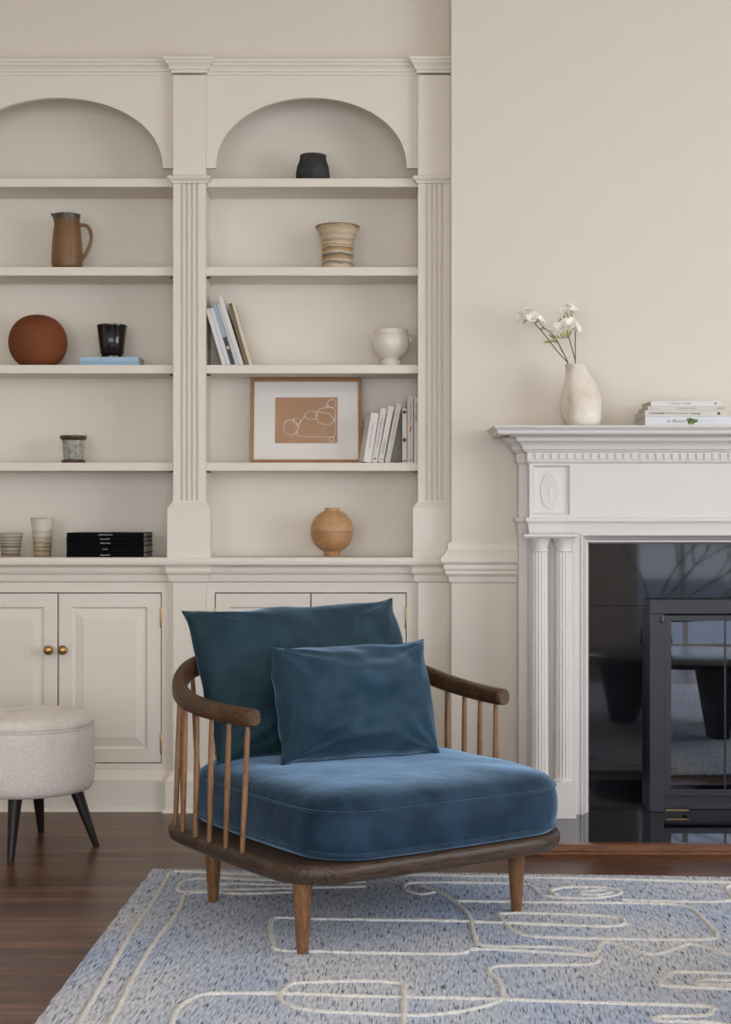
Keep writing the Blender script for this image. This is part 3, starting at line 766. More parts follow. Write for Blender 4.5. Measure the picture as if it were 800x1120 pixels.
# jug
h = PZ(235, Yo) - S[1]
j = empty('jug', (PX(73.5, Yo), Yo, S[1]), 'brown stoneware jug with a loop handle and dark rim', 'jug')
def spout(p, a):
    if p.z > h * .86:
        d_ = math.exp(-((a - PI) / .35) ** 2) * (p.z - h * .86) / (h * .14); return Vector((p.x * (1 + .26 * d_), p.y * (1 - .1 * d_), p.z + .004 * d_))
    return p
o = MB().lathe(shell([(.046, 0), (.050, .004), (.0535, h * .12), (.054, h * .25), (.0515, h * .5), (.047, h * .72), (.044, h * .84), (.0435, h * .93), (.046, h)], .004), seg=72, fn=spout).build('body', 'jug_glaze', j, smooth=50)
hp = catmull([(.040, 0, h * .80), (.058, 0, h * .82), (.076, 0, h * .76), (.084, 0, h * .62), (.080, 0, h * .48), (.066, 0, h * .32), (.052, 0, h * .21)], 6)
MB().tube(hp, [.0085] * 4 + [.0075] * (len(hp) - 8) + [.008] * 4, 12, .8).build('handle', 'jug_glaze', j, smooth=60)
# terracotta ball vase
zb = S[2]; h = PZ(344.5, Yo) - zb; R_ = 31.8 * k
prof = [(.036, 0)]
for i in range(1, 24):
    a = -PI / 2 + PI * (i + 2.6) / 26.6; prof.append((R_ * math.cos(a) ** .86 if math.cos(a) > 0 else .01, h * .47 + (h * .53) * math.sin(a) if a > 0 else h * .47 + h * .50 * math.sin(a) * 1.02))
prof = [(r, max(z, .001 if i else 0)) for i, (r, z) in enumerate(prof)]
pot('ball_vase', 41.5, Yo, zb, [(.0005, 0)] + prof + [(.014, h * .995), (.012, h * .97), (.014, h * .9), (.0005, h * .88)], 'terracotta', 'round matte terracotta vase, squat like a pumpkin', 'vase')
# black glazed planter with its own foot on two pale blue books
def books_flat(list_, depth_dir=1): pass


def book(name, w, h_, d_, cover, page, parent_loc, rz=0, rot=None, label='', spine='front', group=None, t=.0018, pages_mat=None):
    """lying book: w along x (spine length), d_ depth (y), h_ thickness; spine on -y side. Root carries cover, pages child."""
    root = empty(name, parent_loc, label, 'book', group, rz)
    c = MB(); c.box(0, w, 0, t, 0, h_); c.box(0, w, t, d_, 0, t); c.box(0, w, t, d_, h_ - t, h_)
    c.build('cover', cover, root, bevel=min(.0022, h_ * .2), seg=2)
    MB().box(.002, w - .002, t, d_ - .003, t, h_ - t).build('pages', pages_mat or 'page', root)
    return root


# pale blue books
flat('pale_blue_cover', (.27, .42, .56)); flat('pale_blue_cover_worn', (.33, .47, .60))
ybf = 5.335
zq = S[2]; th_ = (PZ(390.3, ybf) - zq) / 2
bx0 = PX(86.5, ybf); bw = PX(152.3, ybf) - bx0
book('book', bw, th_ - .0002, .145, 'pale_blue_cover', 'page', (bx0, ybf, zq), 0, label='pale blue book, lower of the two under the black pot', group='pale blue books under the black pot')
book('book', bw - .003, th_, .143, 'pale_blue_cover_worn', 'page', (bx0 + .001, ybf + .001, zq + th_), 0, label='pale blue book, upper of the two under the black pot', group='pale blue books under the black pot')
zq2 = zq + 2 * th_; h = PZ(356, Yo) - zq2
pot('plant_pot', 122.5, Yo, zq2, shell([(.040, 0), (.0405, .006), (.033, .010), (.036, .013), (.040, .016), (.0455, h * .5), (.0505, h * .93), (.0525, h * .95), (.0525, h)], .004), 'black_glaze',
    'glossy black plant pot standing on two pale blue books', 'pot')
# small grey green planter with saucer
h = PZ(477, Yo) - S[3]
pl_ = empty('planter', (PX(80.3, Yo), Yo, S[3]), 'small grey-green glazed planter with brown rim and saucer', 'planter')
MB().lathe(shell([(.032, .008), (.034, .014), (.039, h * .85), (.0395, h * .88)], .004, .01), seg=48).build('pot_body', 'celadon', pl_, smooth=40)
MB().lathe(shell([(.0395, h * .84), (.0430, h * .87), (.0465, h * .93), (.0465, h)], .005, .001), seg=48).build('rim', 'brown_rim', pl_, smooth=40)
MB().lathe(shell([(.036, 0), (.0405, .002), (.0415, .010), (.040, .012)], .004, .003), seg=48).build('saucer', 'brown_rim', pl_, smooth=40)
# white footed bowl
h = PZ(361, Yo) - S[2]
fb_ = empty('footed_bowl', (PX(428.3, Yo), Yo, S[2]), 'cream footed bowl with small lugs on the third shelf', 'bowl')
MB().lathe(shell([(.035, 0), (.0365, .016), (.0345, .022), (.029, .027), (.031, .032), (.043, .038), (.053, .048), (.060, .062), (.0635, .080), (.0635, h * .78), (.061, h * .86), (.0595, h * .875), (.0570, h * .88), (.0560, h * .92), (.0565, h * .97), (.0575, h)], .005, .035), seg=72).build('bowl_body', 'white_glaze', fb_, smooth=45)
for s_ in (-1, 1):
    MB().tube(catmull([(s_ * .059, 0, h * .82), (s_ * .066, 0, h * .80), (s_ * .067, 0, h * .74), (s_ * .062, 0, h * .70)], 4), .005, 10).build('lug', 'white_glaze', fb_, smooth=60)
# turned wooden sphere vessel on the ledge
Yl = 5.37; h = PZ(555.5, Yl) - ZL; R_ = 23.6 * Yl / F; zc = PZ(581, Yl) - ZL
wv = empty('wooden_vessel', (PX(363.3, Yl), Yl, ZL), 'round turned wooden vessel of two tones with short neck', 'vessel')
lo = [(.0005, 0), (.026, 0), (.0275, .003), (.0265, .014)]; hi = []
for i in range(0, 17):
    a = -1.19 + 1.19 * i / 16; lo.append((R_ * math.cos(a), zc + R_ * math.sin(a)))
for i in range(0, 17):
    a = 1.21 * i / 16; hi.append((R_ * math.cos(a) * .998, zc + .0008 + R_ * math.sin(a)))
lo = [lo[0], lo[1], lo[2], lo[3]] + [q for q in lo[4:] if q[1] > .012] + [(.0005, zc)]
MB().lathe(lo, seg=64).build('lower_half', 'turned_wood_dark', wv, smooth=50)['label'] = 'darker lower half'
hi = [(.0005, zc + .0005)] + hi + [(.0255, zc + R_ * math.sin(1.2)), (.0255, h - .002), (.024, h), (.019, h), (.018, h - .02), (.0005, h - .022)]
MB().lathe(hi, seg=64).build('upper_half', 'turned_wood', wv, smooth=50)['label'] = 'lighter upper half with neck'
# cup and tumbler on the ledge, left
h = PZ(583, Yl) - ZL
pot('stoneware_cup', 11.5, Yl, ZL, shell([(.030, 0), (.032, .003), (.0345, h * .3), (.0385, h * .7), (.043, h)], .003), 'cup_glaze', 'short ringed stoneware cup beside the tall tumbler on the ledge', 'cup')
h = PZ(566.5, Yl) - ZL
pot('stoneware_tumbler', 46.3, Yl, ZL, shell([(.027, 0), (.0295, .003), (.031, h * .2), (.0335, h * .5), (.036, h * .75), (.040, h * .95), (.042, h)], .0035), 'tumbler_glaze', 'tall cream and brown stoneware tumbler on the ledge', 'tumbler', wob(5, .05))

# black stack on the ledge
M['black_cover'] = mat('black_cover', (.002, .002, .0025), .5, spec=.04)
ys = 5.262; x0 = PX(72.5, ys); bw = PX(157.5, ys) - x0; z = ZL
names = ['topmost', 'second from the top', 'middle', 'thick fourth', 'bottom']
hs_ = [(582.5, 587.4), (587.4, 591.7), (591.7, 596.6), (596.6, 604.6), (604.6, 0)]
tops = [PZ(q[0], ys) for q in hs_] + [ZL]
wtx = ['ARCHITECTURE', 'INTERIORS', 'INTERIORS', 'Volume', 'INTERIORS']
for i in range(4, -1, -1):
    z0_, z1_ = tops[i + 1], tops[i] - .0004
    o = book('book', bw - random.uniform(0, .002), z1_ - z0_, .215, 'black_cover', 'page_grey', (x0 + random.uniform(0, .0015), ys + random.uniform(0, .002), z0_), 0,
             label='glossy black book, %s in the black stack on the ledge' % ['topmost', 'second from top', 'third from top', 'thickest', 'lowest'][i], group='black books stacked on the ledge', pages_mat='page_grey')
    lettering(['ANNUAL REVIEW', 'Review 2015', 'Review 2016', 'Review', 'Review 2014'][i], .0062, (bw * .5, -.0004, (z1_ - z0_) / 2), (PI / 2, 0, 0), 'ink_light', o)


def upright_book(name, px_b, px_t, py_t, th_px, zb, d_, cover, label, group, Yf=5.33, text=None, tmat='ink_grey', extra=None, rz=0, tsize=.010, pages='page_top', tpos=.55):
    """a standing or leaning book seen by its spine: px_b = left foot of the spine, px_t = left top of it"""
    xb = PX(px_b, Yf); xt = PX(px_t, Yf); zt_ = PZ(py_t, Yf)
    lean = math.atan2(xt - xb, zt_ - zb); L = math.hypot(xt - xb, zt_ - zb); T_ = th_px * Yf / F * math.cos(lean)
    root = empty(name, (xb, Yf, zb), label, 'book', group)
    if lean > 0: # pivot on the right foot
        root.location = (xb + T_ * math.cos(lean), Yf, zb)
        ox_ = -T_
    else: ox_ = 0
    root.rotation_euler = (0, lean, rz)
    t = .0014
    c = MB(); c.box(ox_, ox_ + T_, 0, t, 0, L); c.box(ox_, ox_ + t, t, d_, 0, L); c.box(ox_ + T_ - t, ox_ + T_, t, d_, 0, L)
    c.build('cover', cover, root, bevel=.0005, seg=1)
    MB().box(ox_ + t, ox_ + T_ - t, t, d_ - .003, .002, L - .002).build('pages', pages, root)
    if text: lettering(text, tsize, (ox_ + T_ / 2, -.0004, L * tpos), (PI / 2, PI / 2, 0), tmat, root)
    if extra: extra(root, ox_, T_, L)
    return root


# books leaning to the left on the third shelf
zb = S[2]
flat('white_cover', (.66, .64, .62)); flat('cool_white_cover', (.60, .61, .63)); flat('pale_grey_cover', (.50, .51, .52)); flat('blue_grey_cover', (.30, .38, .43))
flat('brown_cover', (.16, .105, .055)); flat('cream_cover', (.62, .55, .43)); flat('dark_cover', (.035, .032, .03)); flat('beige_cover', (.55, .50, .44)); flat('ivory_cover', (.64, .61, .55))
gL = 'books leaning left on the third shelf'
def dark_foot(root, ox_, T_, L):
    MB().box(ox_ + .0003, ox_ + T_ - .0003, -.0005, .0003, .002, L * .46).build('photo_strip', 'dark_cover', root)['label'] = 'dark photograph on the lower spine'
    MB().box(ox_ + .003, ox_ + T_ - .002, -.0007, .0003, L * .26, L * .31).build('photo_strip', 'pale_grey_cover', root)
def brown_side(root, ox_, T_, L):
    pass
LB = [(243.3, 224.8, 338, 4.6, 'white_cover', 'white book at the left end of the books leaning left, nearest the pilaster', None),
      (248.2, 229.4, 337.5, 4.6, 'cool_white_cover', 'thin white book second from the left end of the books leaning left', None),
      (253.1, 233.0, 333.5, 4.4, 'blue_grey_cover', 'leaning book with pale blue upper spine and dark photographed foot', dark_foot),
      (257.9, 237.4, 332.5, 4.2, 'pale_grey_cover', 'pale grey book leaning between the blue spined and tallest white books', None),
      (262.4, 239.0, 325, 4.7, 'white_cover', 'tallest white book of those leaning left on the third shelf', None),
      (268.0, 249.5, 332.5, 4.6, 'brown_cover', 'brown spined book leaning behind the cream one on the third shelf', None),
      (273.0, 252.8, 332.0, 3.6, 'cream_cover', 'cream book on the right end of the books leaning left', None)]
for a, b_, c, d_, cv, lb, ex in LB:
    upright_book('book', a, b_, c, d_, zb, .15, cv, lb, gL, Yf=5.325, extra=ex, text={262.4: 'NEUE HEIMAT', 257.9: 'ATLAS OF ROOMS'}.get(a) and None)

# books beside the framed print
zb = S[3]; gR = 'books beside the framed print'
def emblem(mname, fz, r=.0045):
    def f(root, ox_, T_, L):
        MB().lathe([(.0001, 0), (r, 0), (r, .0004), (.0001, .0004)], seg=20).build('emblem', mname, root).matrix_basis = Matrix.Translation((ox_ + T_ / 2, -.0001, L * fz)) @ Matrix.Rotation(PI / 2, 4, 'X')
    return f
def marks(root, ox_, T_, L):
    for fz, s_ in ((.93, .0055), (.42, .006), (.04, .002)):
        MB().box(ox_ + .002, ox_ + T_ - .002, -.0004, .0002, L * fz - s_, L * fz + s_).build('emblem', 'ink_dark', root)
def pencil(root, ox_, T_, L):
    MB().add([(ox_ + T_ * .35, -.0004, L * .45), (ox_ + T_ * .6, -.0004, L * .47), (ox_ + T_ * .75, -.0004, L * .56), (ox_ + T_ * .5, -.0004, L * .54)], [(0, 1, 2, 3)]).build('emblem', 'ink_red', root)
    MB().box(ox_ + T_ * .3, ox_ + T_ * .8, -.0004, .0002, L * .035, L * .045).build('emblem', 'ink_dark', root)
upright_book('book', 397.6, 406.4, 452.3, 8.6, zb, .11, 'white_cover', 'thick white Flower Color Guide book leaning against the framed print', gR, text='Flower Color Guide', tsize=.0105, rz=.17, Yf=5.312)
upright_book('book', 406.3, 416.8, 447.2, 6.6, zb, .125, 'ivory_cover', 'white book with pink and grey spine letters leaning right', gR, text='EVIDENCE DES CHOSES', tmat='ink_pink', tsize=.0098, extra=emblem('ink_pink', .07))
upright_book('book', 413.5, 425.2, 445.0, 6.2, zb, .125, 'ivory_cover', 'ivory book with small grey letters low on its leaning spine', gR, text='ATMOSPHERE', tsize=.0085, extra=emblem('ink_grey', .06, .003), tpos=.28)
upright_book('book', 420.8, 433.9, 442.0, 6.0, zb, .125, 'beige_cover', 'beige book at the right end of the leaning books by the print', gR, text='SLOW LIVING  THE HOUSE', tsize=.0078, tpos=.62)
upright_book('book', 440.3, 440.3, 446.5, 4.8, zb, .14, 'ivory_cover', 'slim ivory book standing upright with dark marks on its spine', gR, extra=marks)
upright_book('book', 445.6, 445.6, 432.6, 6.8, zb, .16, 'beige_cover', 'tall upright white book with a red pencil mark on the spine', gR, text='How to Think Like', tsize=.0088, extra=pencil, tpos=.75)
upright_book('book', 453.2, 453.2, 435.0, 4.6, zb, .16, 'cool_white_cover', 'pale upright book pressed against the shelf side by the pilaster', gR, text='DEEP THINKER', tmat='ink_dark', tsize=.0098, tpos=.78)

# framed print
Yp0 = 5.425; zb = S[3]
x0, x1 = PX(274, Yp0), PX(396, Yp0); z1 = PZ(414.3, Yp0 + .03); H_ = z1 - zb; W_ = x1 - x0
pr = empty('framed_print', ((x0 + x1) / 2, Yp0, zb), 'oak framed line drawing on brown paper leaning on the fourth shelf', 'picture')
tilt = -math.radians(7.5); pr.rotation_euler = (tilt, 0, 0); Lp = H_ / math.cos(tilt)
w = MB(); fw = .0125
ringo = [(0, 0), (0, -.0), (0, -.018), (.001, -.019), (fw - .001, -.019), (fw, -.018), (fw, -.004)]
R = [[(-W_ / 2 + i, -dd - .019, i), (W_ / 2 - i, -dd - .019, i), (W_ / 2 - i, -dd - .019, Lp - i), (-W_ / 2 + i, -dd - .019, Lp - i)] for i, dd in [(0, -.019), (0, -.001), (.001, 0), (fw - .001, 0), (fw, -.001), (fw, -.019)]]
w.loft(R, cap0=False, cap1=False); w.build('frame', 'frame_oak', pr)
MB().box(-W_ / 2 + .004, W_ / 2 - .004, -.012, -.002, .004, Lp - .004).build('mat_board', 'mat_board', pr)
ax0, ax1 = PX(301, Yp0) - (x0 + x1) / 2, PX(369.5, Yp0) - (x0 + x1) / 2
az = lambda q: (PZ(q, Yp0 + .012) - zb) / math.cos(tilt)
art = MB().box(ax0, ax1, -.0128, -.0118, az(485.5), az(435)).build('print', 'print_brown', pr)
def apt(p, q):   # point in the enlarged crop of the print -> plane of the picture
    px_, py_ = 260 + p / 3.81, 400 + q / 3.81
    return (PX(px_, Yp0) - (x0 + x1) / 2, -.0132, az(py_))
def strokes(lines, r=.0034):
    mb = MB()
    for pts, cl in lines:
        P = catmull([apt(*p) for p in pts], 5, cl)
        if cl: P.append(P[0])
        mb.tube(P, r, 6, .45)
    return mb
lines = [([(228, 228), (205, 232), (191, 252), (196, 278), (215, 292), (236, 288), (250, 268), (246, 240)], True),
         ([(232, 225), (245, 221), (258, 226), (260, 238), (248, 248), (236, 242)], True),
         ([(330, 200), (318, 192), (298, 192), (280, 204), (282, 218), (300, 227), (322, 224), (330, 212)], True),
         ([(406, 200), (404, 184), (385, 176), (350, 180), (330, 196), (327, 215), (336, 236), (360, 247), (390, 245), (404, 228)], True),
         ([(332, 198), (355, 198), (385, 206), (402, 228)], False),
         ([(392, 143), (378, 150), (376, 166), (386, 175), (402, 174), (410, 160), (406, 147)], True),
         ([(369, 168), (374, 165), (378, 171), (373, 175)], True),
         ([(247, 288), (250, 268), (262, 238), (280, 212)], False),
         ([(247, 290), (260, 297), (320, 300), (375, 300), (404, 297), (407, 250), (406, 205)], False),
         ([(393, 300), (383, 306), (385, 317), (394, 320), (402, 312), (400, 302)], True)]
strokes(lines).build('line_drawing', 'ink_white', pr, smooth=60)
pane = MB().box(-W_ / 2 + .0115, W_ / 2 - .0115, -.0165, -.0162, .0115, Lp - .0115).build('glazing', 'pane', pr)

# ------------------------------------------------------------------ things on the mantel
Yv = 5.065; h = PZ(399, Yv) - ZMT
def lumpy(p, a):
    t_ = p.z / h; sx = -.0235 * max(t_, 0) ** 1.6
    n_ = noise.noise(Vector((p.x * 18 + 3, p.y * 18, p.z * 9)))
    r_ = 1 + .26 * n_ * math.sin(min(1, max(0, t_)) * PI) ** .5
    q = Vector((p.x * r_, p.y * r_ * .92, p.z)); q.x += sx + (.006 if p.x > 0 else 0) * math.sin(t_ * PI)
    return q
vx = 637.3
pot('clay_vase', vx, Yv, ZMT, shell([(.047, 0), (.054, .004), (.060, h * .12), (.0635, h * .28), (.063, h * .45), (.056, h * .62), (.045, h * .78), (.0365, h * .90), (.0335, h * .97), (.0335, h)], .005), 'stone_vase',
    'lumpy off-white clay vase holding white freesias on the mantel', 'vase', lumpy, 72, 60)
VX = lambda p: PX(555 + p / 7.273, Yv)
VZ = lambda q: PZ(320 + q / 7.273, Yv)
def blossom(mb_p, c, r, up, seed):
    """a freesia flower: six cupped petals around an axis"""
    rnd = random.Random(seed); ax = Vector(up).normalized(); s1 = ax.orthogonal().normalized(); s2 = ax.cross(s1)
    for k_ in range(6):
        a = PI / 3 * k_ + rnd.uniform(-.2, .2); rad = s1 * math.cos(a) + s2 * math.sin(a); tan = ax.cross(rad)
        op = (1.0 if k_ % 2 else .8) * rnd.uniform(.8, 1.1)
        rows = []
        for i, (l, w_, rr, lift) in enumerate([(0, .10, .06, 0), (.35, .30, .20, .42), (.7, .46, .50, .80), (.95, .40, .85, .95), (1.12, .12, 1.05, .92)]):
            c_ = Vector(c) + rad * (rr * r * op) + ax * (lift * r * 1.1)
            rows.append([c_ - tan * w_ * r + ax * .06 * r, c_ - tan * w_ * r * .5 - rad * .04 * r, c_, c_ + tan * w_ * r * .5 - rad * .04 * r, c_ + tan * w_ * r + ax * .06 * r])
        mb_p.loft([[tuple(p) for p in row] for row in rows], closed=False, cap0=False, cap1=False)
def bud(mb_b, a, b_, r):
    a, b_ = Vector(a), Vector(b_); mb_b.tube([a, a.lerp(b_, .25), a.lerp(b_, .6), a.lerp(b_, .9), b_], [r * .35, r * .8, r, r * .6, r * .1], 8)
def V(p, q, dy=0): return Vector((VX(p), Yv + dy, VZ(q)))
FL = [dict(lab='white freesia leaning furthest left out of the clay vase', stem=[(505, 700), (485, 570), (400, 470), (300, 340), (222, 248)], dy=-.004,
           fl=[(120, 195, 4.6, (-.7, -.5, .35)), (200, 205, 4.8, (-.1, -.9, .45)), (170, 150, 4.0, (.1, -.3, 1)), (245, 215, 4.0, (.5, -.5, .5))],
           bd=[((150, 215), (128, 248)), ((215, 240), (190, 215)), ((222, 248), (240, 215))], br=[[(222, 248), (190, 225), (150, 222)]]),
      dict(lab='white freesia with green buds, second from left in the clay vase', stem=[(510, 700), (490, 570), (430, 440), (380, 350), (312, 290), (275, 275)], dy=.006,
           fl=[(272, 235, 3.8, (.2, -.7, .6)), (345, 305, 3.4, (.2, -.4, 1))],
           bd=[((285, 290), (258, 290)), ((300, 295), (285, 262)), ((380, 385), (285, 395)), ((395, 375), (330, 330)), ((410, 400), (350, 375))], br=[[(440, 470), (405, 395), (385, 380)]]),
      dict(lab='white freesia with drooping calyces, lowest bloom on the right side', stem=[(535, 700), (541, 570), (515, 460), (487, 362), (470, 350)], dy=-.012,
           fl=[(435, 275, 5.2, (-.4, -.8, .5)), (490, 255, 5.2, (.1, -.8, .6)), (530, 285, 4.6, (.7, -.5, .3))],
           bd=[((480, 358), (470, 300)), ((465, 362), (440, 310)), ((445, 360), (418, 330)), ((420, 365), (385, 345)), ((490, 352), (505, 300))], br=[[(487, 362), (450, 362), (410, 368)]]),
      dict(lab='tallest white freesia, standing straight above the clay vase', stem=[(538, 700), (545, 570), (545, 400), (547, 280), (540, 225), (515, 212), (460, 205), (415, 225), (392, 245)], dy=.010,
           fl=[(470, 150, 4.8, (-.4, -.7, .7)), (515, 140, 4.8, (.3, -.7, .7)), (495, 110, 3.6, (0, -.2, 1))],
           bd=[((520, 210), (515, 165)), ((490, 212), (485, 165)), ((460, 215), (455, 175)), ((425, 225), (430, 200)), ((395, 248), (390, 232))], br=[])]
for i, f_ in enumerate(FL):
    dy = f_['dy']; base = V(*f_['stem'][0], dy)
    root = empty('freesia', base, f_['lab'], 'flower', 'freesias in the clay vase')
    def FB(name, mb, m, **kw):
        o = mb.build(name, m, root, **kw); o.location = -base; return o
    st = MB().tube(catmull([V(*p, dy * (1 if n_ == 0 else 1)) for n_, p in enumerate(f_['stem'])], 6), .0016, 8)
    for b_ in f_['br']: st.tube(catmull([V(*p, dy) for p in b_], 4), .0011, 6)
    FB('stem', st, 'stem', smooth=60)
    for n_, (p, q, r_, up) in enumerate(f_['fl']):
        pm = MB(); c_ = V(p, q + 14, dy); blossom(pm, c_ - Vector(up).normalized() * .006, r_ * .0047, up, i * 10 + n_)
        FB('blossom', pm, 'petal', smooth=80)
    for a, b_ in f_['bd']:
        FB('bud', (lambda mb: (bud(mb, V(*a, dy), V(*b_, dy - .003), .0037), mb)[1])(MB()), 'bud', smooth=60)

# books on the mantel
yb = 4.965
flat('mantel_book_cream', (.60, .57, .51)); flat('mantel_book_white', (.66, .65, .62)); flat('mantel_book_cool', (.62, .64, .67)); flat('grey_edge_cover', (.20, .19, .175))
MBK = [(706, 806, 463.9, 455.5, 'mantel_book_cool', 'large white In Bloom book at the bottom of the mantel stack', 0),
       (706, 796.3, 455.5, 448.7, 'mantel_book_cream', 'cream book second from the bottom of the mantel stack', .004),
       (709.2, 795.2, 448.4, 444.3, 'mantel_book_cream', 'thin cream book second from the top of the mantel stack', .006),
       (712.7, 791.4, 444.0, 438.3, 'mantel_book_white', 'smaller white book on top of the mantel stack', .008)]
zc_ = ZMT
for i, (a, b_, q0, q1, cv, lb, dy) in enumerate(MBK):
    zt_ = PZ(q1, yb)
    w_ = PX(b_, yb) - PX(a, yb)
    o = book('book', w_, zt_ - zc_ - .0003, .205 - dy * 4, cv, 'page', (PX(a, yb), yb + dy, zc_), 0, label=lb, group='books stacked on the mantel')
    hm = (zt_ - zc_) / 2; fr = -.0004
    X_ = lambda p: PX(680 + p / 6.667, yb) - PX(a, yb)
    if i == 0:
        lettering('In Bloom', .0165, (X_(403), fr, hm), (PI / 2, 0, 0), 'ink_grey', o)
        lettering('FLORAL DESIGN', .007, (X_(620), fr, hm), (PI / 2, 0, 0), 'ink_light', o)
        lf = MB()
        rr = random.Random(4)
        pts = []
        for k_ in range(22):
            an = 2 * PI * k_ / 22; r1 = 1 + .18 * math.sin(3 * an + 1) + .1 * rr.uniform(-1, 1)
            pts.append((X_(513) + .0185 * r1 * math.cos(an), fr, hm + .0095 * r1 * math.sin(an)))
        lf.add(pts, [tuple(range(22))]); lf.build('leaf_picture', 'leaf_print', o)['label'] = 'printed green leaf'
    if i == 1:
        lettering('MODERNISM', .0085, (X_(260), fr, hm), (PI / 2, 0, 0), 'ink_dark', o); lettering('THE HOUSE AND GARDEN', .007, (X_(393), fr, hm), (PI / 2, 0, 0), 'ink_grey', o)
        lettering('Paintings', .0085, (X_(545), fr, hm), (PI / 2, 0, 0), 'ink_dark', o)
        e = MB().lathe([(.0001, 0), (.0048, 0), (.0048, .0004), (.0001, .0004)], seg=16).build('emblem', 'ink_dark', o); e.rotation_euler = (PI / 2, 0, 0); e.location = (X_(713), 0, hm)
    if i == 2:
        lettering('GARDENS', .0055, (X_(245), fr, hm), (PI / 2, 0, 0), 'ink_light', o); lettering('SHAPES AND COLOURS', .0055, (X_(485), fr, hm), (PI / 2, 0, 0), 'ink_grey', o); lettering('EDITION', .0065, (X_(725), fr, hm), (PI / 2, 0, 0), 'ink_dark', o)
    if i == 3:
        lettering('FLOWERS   BY ROSE', .0075, (X_(430), fr, hm), (PI / 2, 0, 0), 'ink_grey', o)
        e = MB().lathe([(.0001, 0), (.0040, 0), (.0040, .0004), (.0001, .0004)], seg=16).build('emblem', 'ink_grey', o); e.rotation_euler = (PI / 2, 0, 0); e.location = (X_(690), 0, hm)
    zc_ = zt_

# ------------------------------------------------------------------ round stool
sx, sy = -1.03, 4.72
st = empty('stool', (sx, sy, 0), 'round cream upholstered stool on splayed dark legs at the left edge', 'stool')
R_ = .204
b_prof = [(.0005, .172), (R_ - .03, .172), (R_ - .012, .177), (R_ - .003, .190), (R_, .215), (R_, .350), (R_ - .002, .362), (R_ - .006, .367), (.0005, .367)]
MB().lathe(b_prof, seg=96, fn=wob(2, .012, 6)).build('body', 'boucle', st, smooth=50)
l_prof = [(.0005, .3672), (R_ - .006, .3672), (R_ - .0005, .370), (R_ + .001, .378), (R_ - .003, .390), (R_ - .016, .401), (R_ - .045, .409), (R_ * .5, .416), (.0005, .418)]
MB().lathe(l_prof, seg=96, fn=wob(8, .01, 6)).build('lid', 'boucle', st, smooth=60)
pp = [(math.cos(2 * PI * k_ / 64) * (R_ - .0015), math.sin(2 * PI * k_ / 64) * (R_ - .0015), .3672) for k_ in range(65)]
MB().tube(pp, .0028, 8).build('piping', 'boucle', st, smooth=60)
for ax_, ay_ in ((-1, 0), (1, 0), (0, 1), (0, -1)):
    t0 = Vector((ax_ * .148, ay_ * .148, .176)); t1 = Vector((ax_ * .212, ay_ * .212, .0))
    if ay_: t0 = Vector((ax_ * .148 - .0, ay_ * .15, .176)); 
    pts = [t0, t0.lerp(t1, .5), t1]
    mb = MB(); rings = []
    for p, r_ in zip([t0, t0.lerp(t1, .06), t0.lerp(t1, .6), t0.lerp(t1, .98), t1], [.0205, .0205, .0145, .0105, .0095]):
        rings.append([(p.x + r_ * math.cos(2 * PI * q / 20), p.y + r_ * math.sin(2 * PI * q / 20), p.z) for q in range(20)])
    mb.loft(rings).build('leg', 'darkwood', st, smooth=50)

# ------------------------------------------------------------------ rug
A, Bc, Cc = G(167, 948, .014), G(800, 957, .014), G(35, 1120, .014)
du = (Bc - A).normalized(); dv = (Cc - A).normalized()
rugW, rugL = 2.75, 3.15
rz_ = math.atan2(du.y, du.x)
o_r = A.copy(); o_r.z = 0
nu, nv = 110, 126
rv = []; rf = []
Rinv = Matrix.Rotation(-rz_, 3, 'Z')
def edge(u, v):
    e = .004 * noise.noise(Vector((u * 14, v * 14, 0))) + .002 * noise.noise(Vector((u * 60, v * 60, 2)))
    return e
for i in range(nu + 1):
    for j in range(nv + 1):
        u, v = rugW * i / nu, rugL * j / nv
        p = du * u + dv * v
        if i in (0, nu): p += du * edge(u, v)
        if j in (0, nv): p += dv * edge(u, v)
        z = .0145 + .0012 * noise.noise(Vector((u * 25, v * 25, 1)))
        if i in (0, nu) or j in (0, nv): z = .009
        q = Rinv @ Vector((p.x, p.y, 0)); rv.append((q.x, q.y, z))
for i in range(nu):
    for j in range(nv):
        a = i * (nv + 1) + j; rf.append((a, a + 1, a + nv + 2, a + nv + 1))
bnd = [i * (nv + 1) for i in range(nu + 1)] + [nu * (nv + 1) + j for j in range(1, nv + 1)] + [i * (nv + 1) + nv for i in range(nu - 1, -1, -1)] + [j for j in range(nv - 1, 0, -1)]
o0 = len(rv); rv += [(rv[b_][0], rv[b_][1], 0.001) for b_ in bnd]; nb_ = len(bnd)
for k_ in range(nb_): rf.append((bnd[k_], bnd[(k_ + 1) % nb_], o0 + (k_ + 1) % nb_, o0 + k_))
rf.append(tuple(o0 + k_ for k_ in range(nb_)))
rugE = empty('rug', o_r, 'pale blue-grey flecked rug with raised cream lines under the armchair', 'rug', rz=rz_)
r_ = MB(); r_.add(rv, rf); r_.build('pile', 'rug', rugE, smooth=60)
Lr = []
a_ = lambda pts: [(x / 2, 900 + y / 2) for x, y in pts]
b_2 = lambda pts: [(400 + x / 2, 900 + y / 2) for x, y in pts]
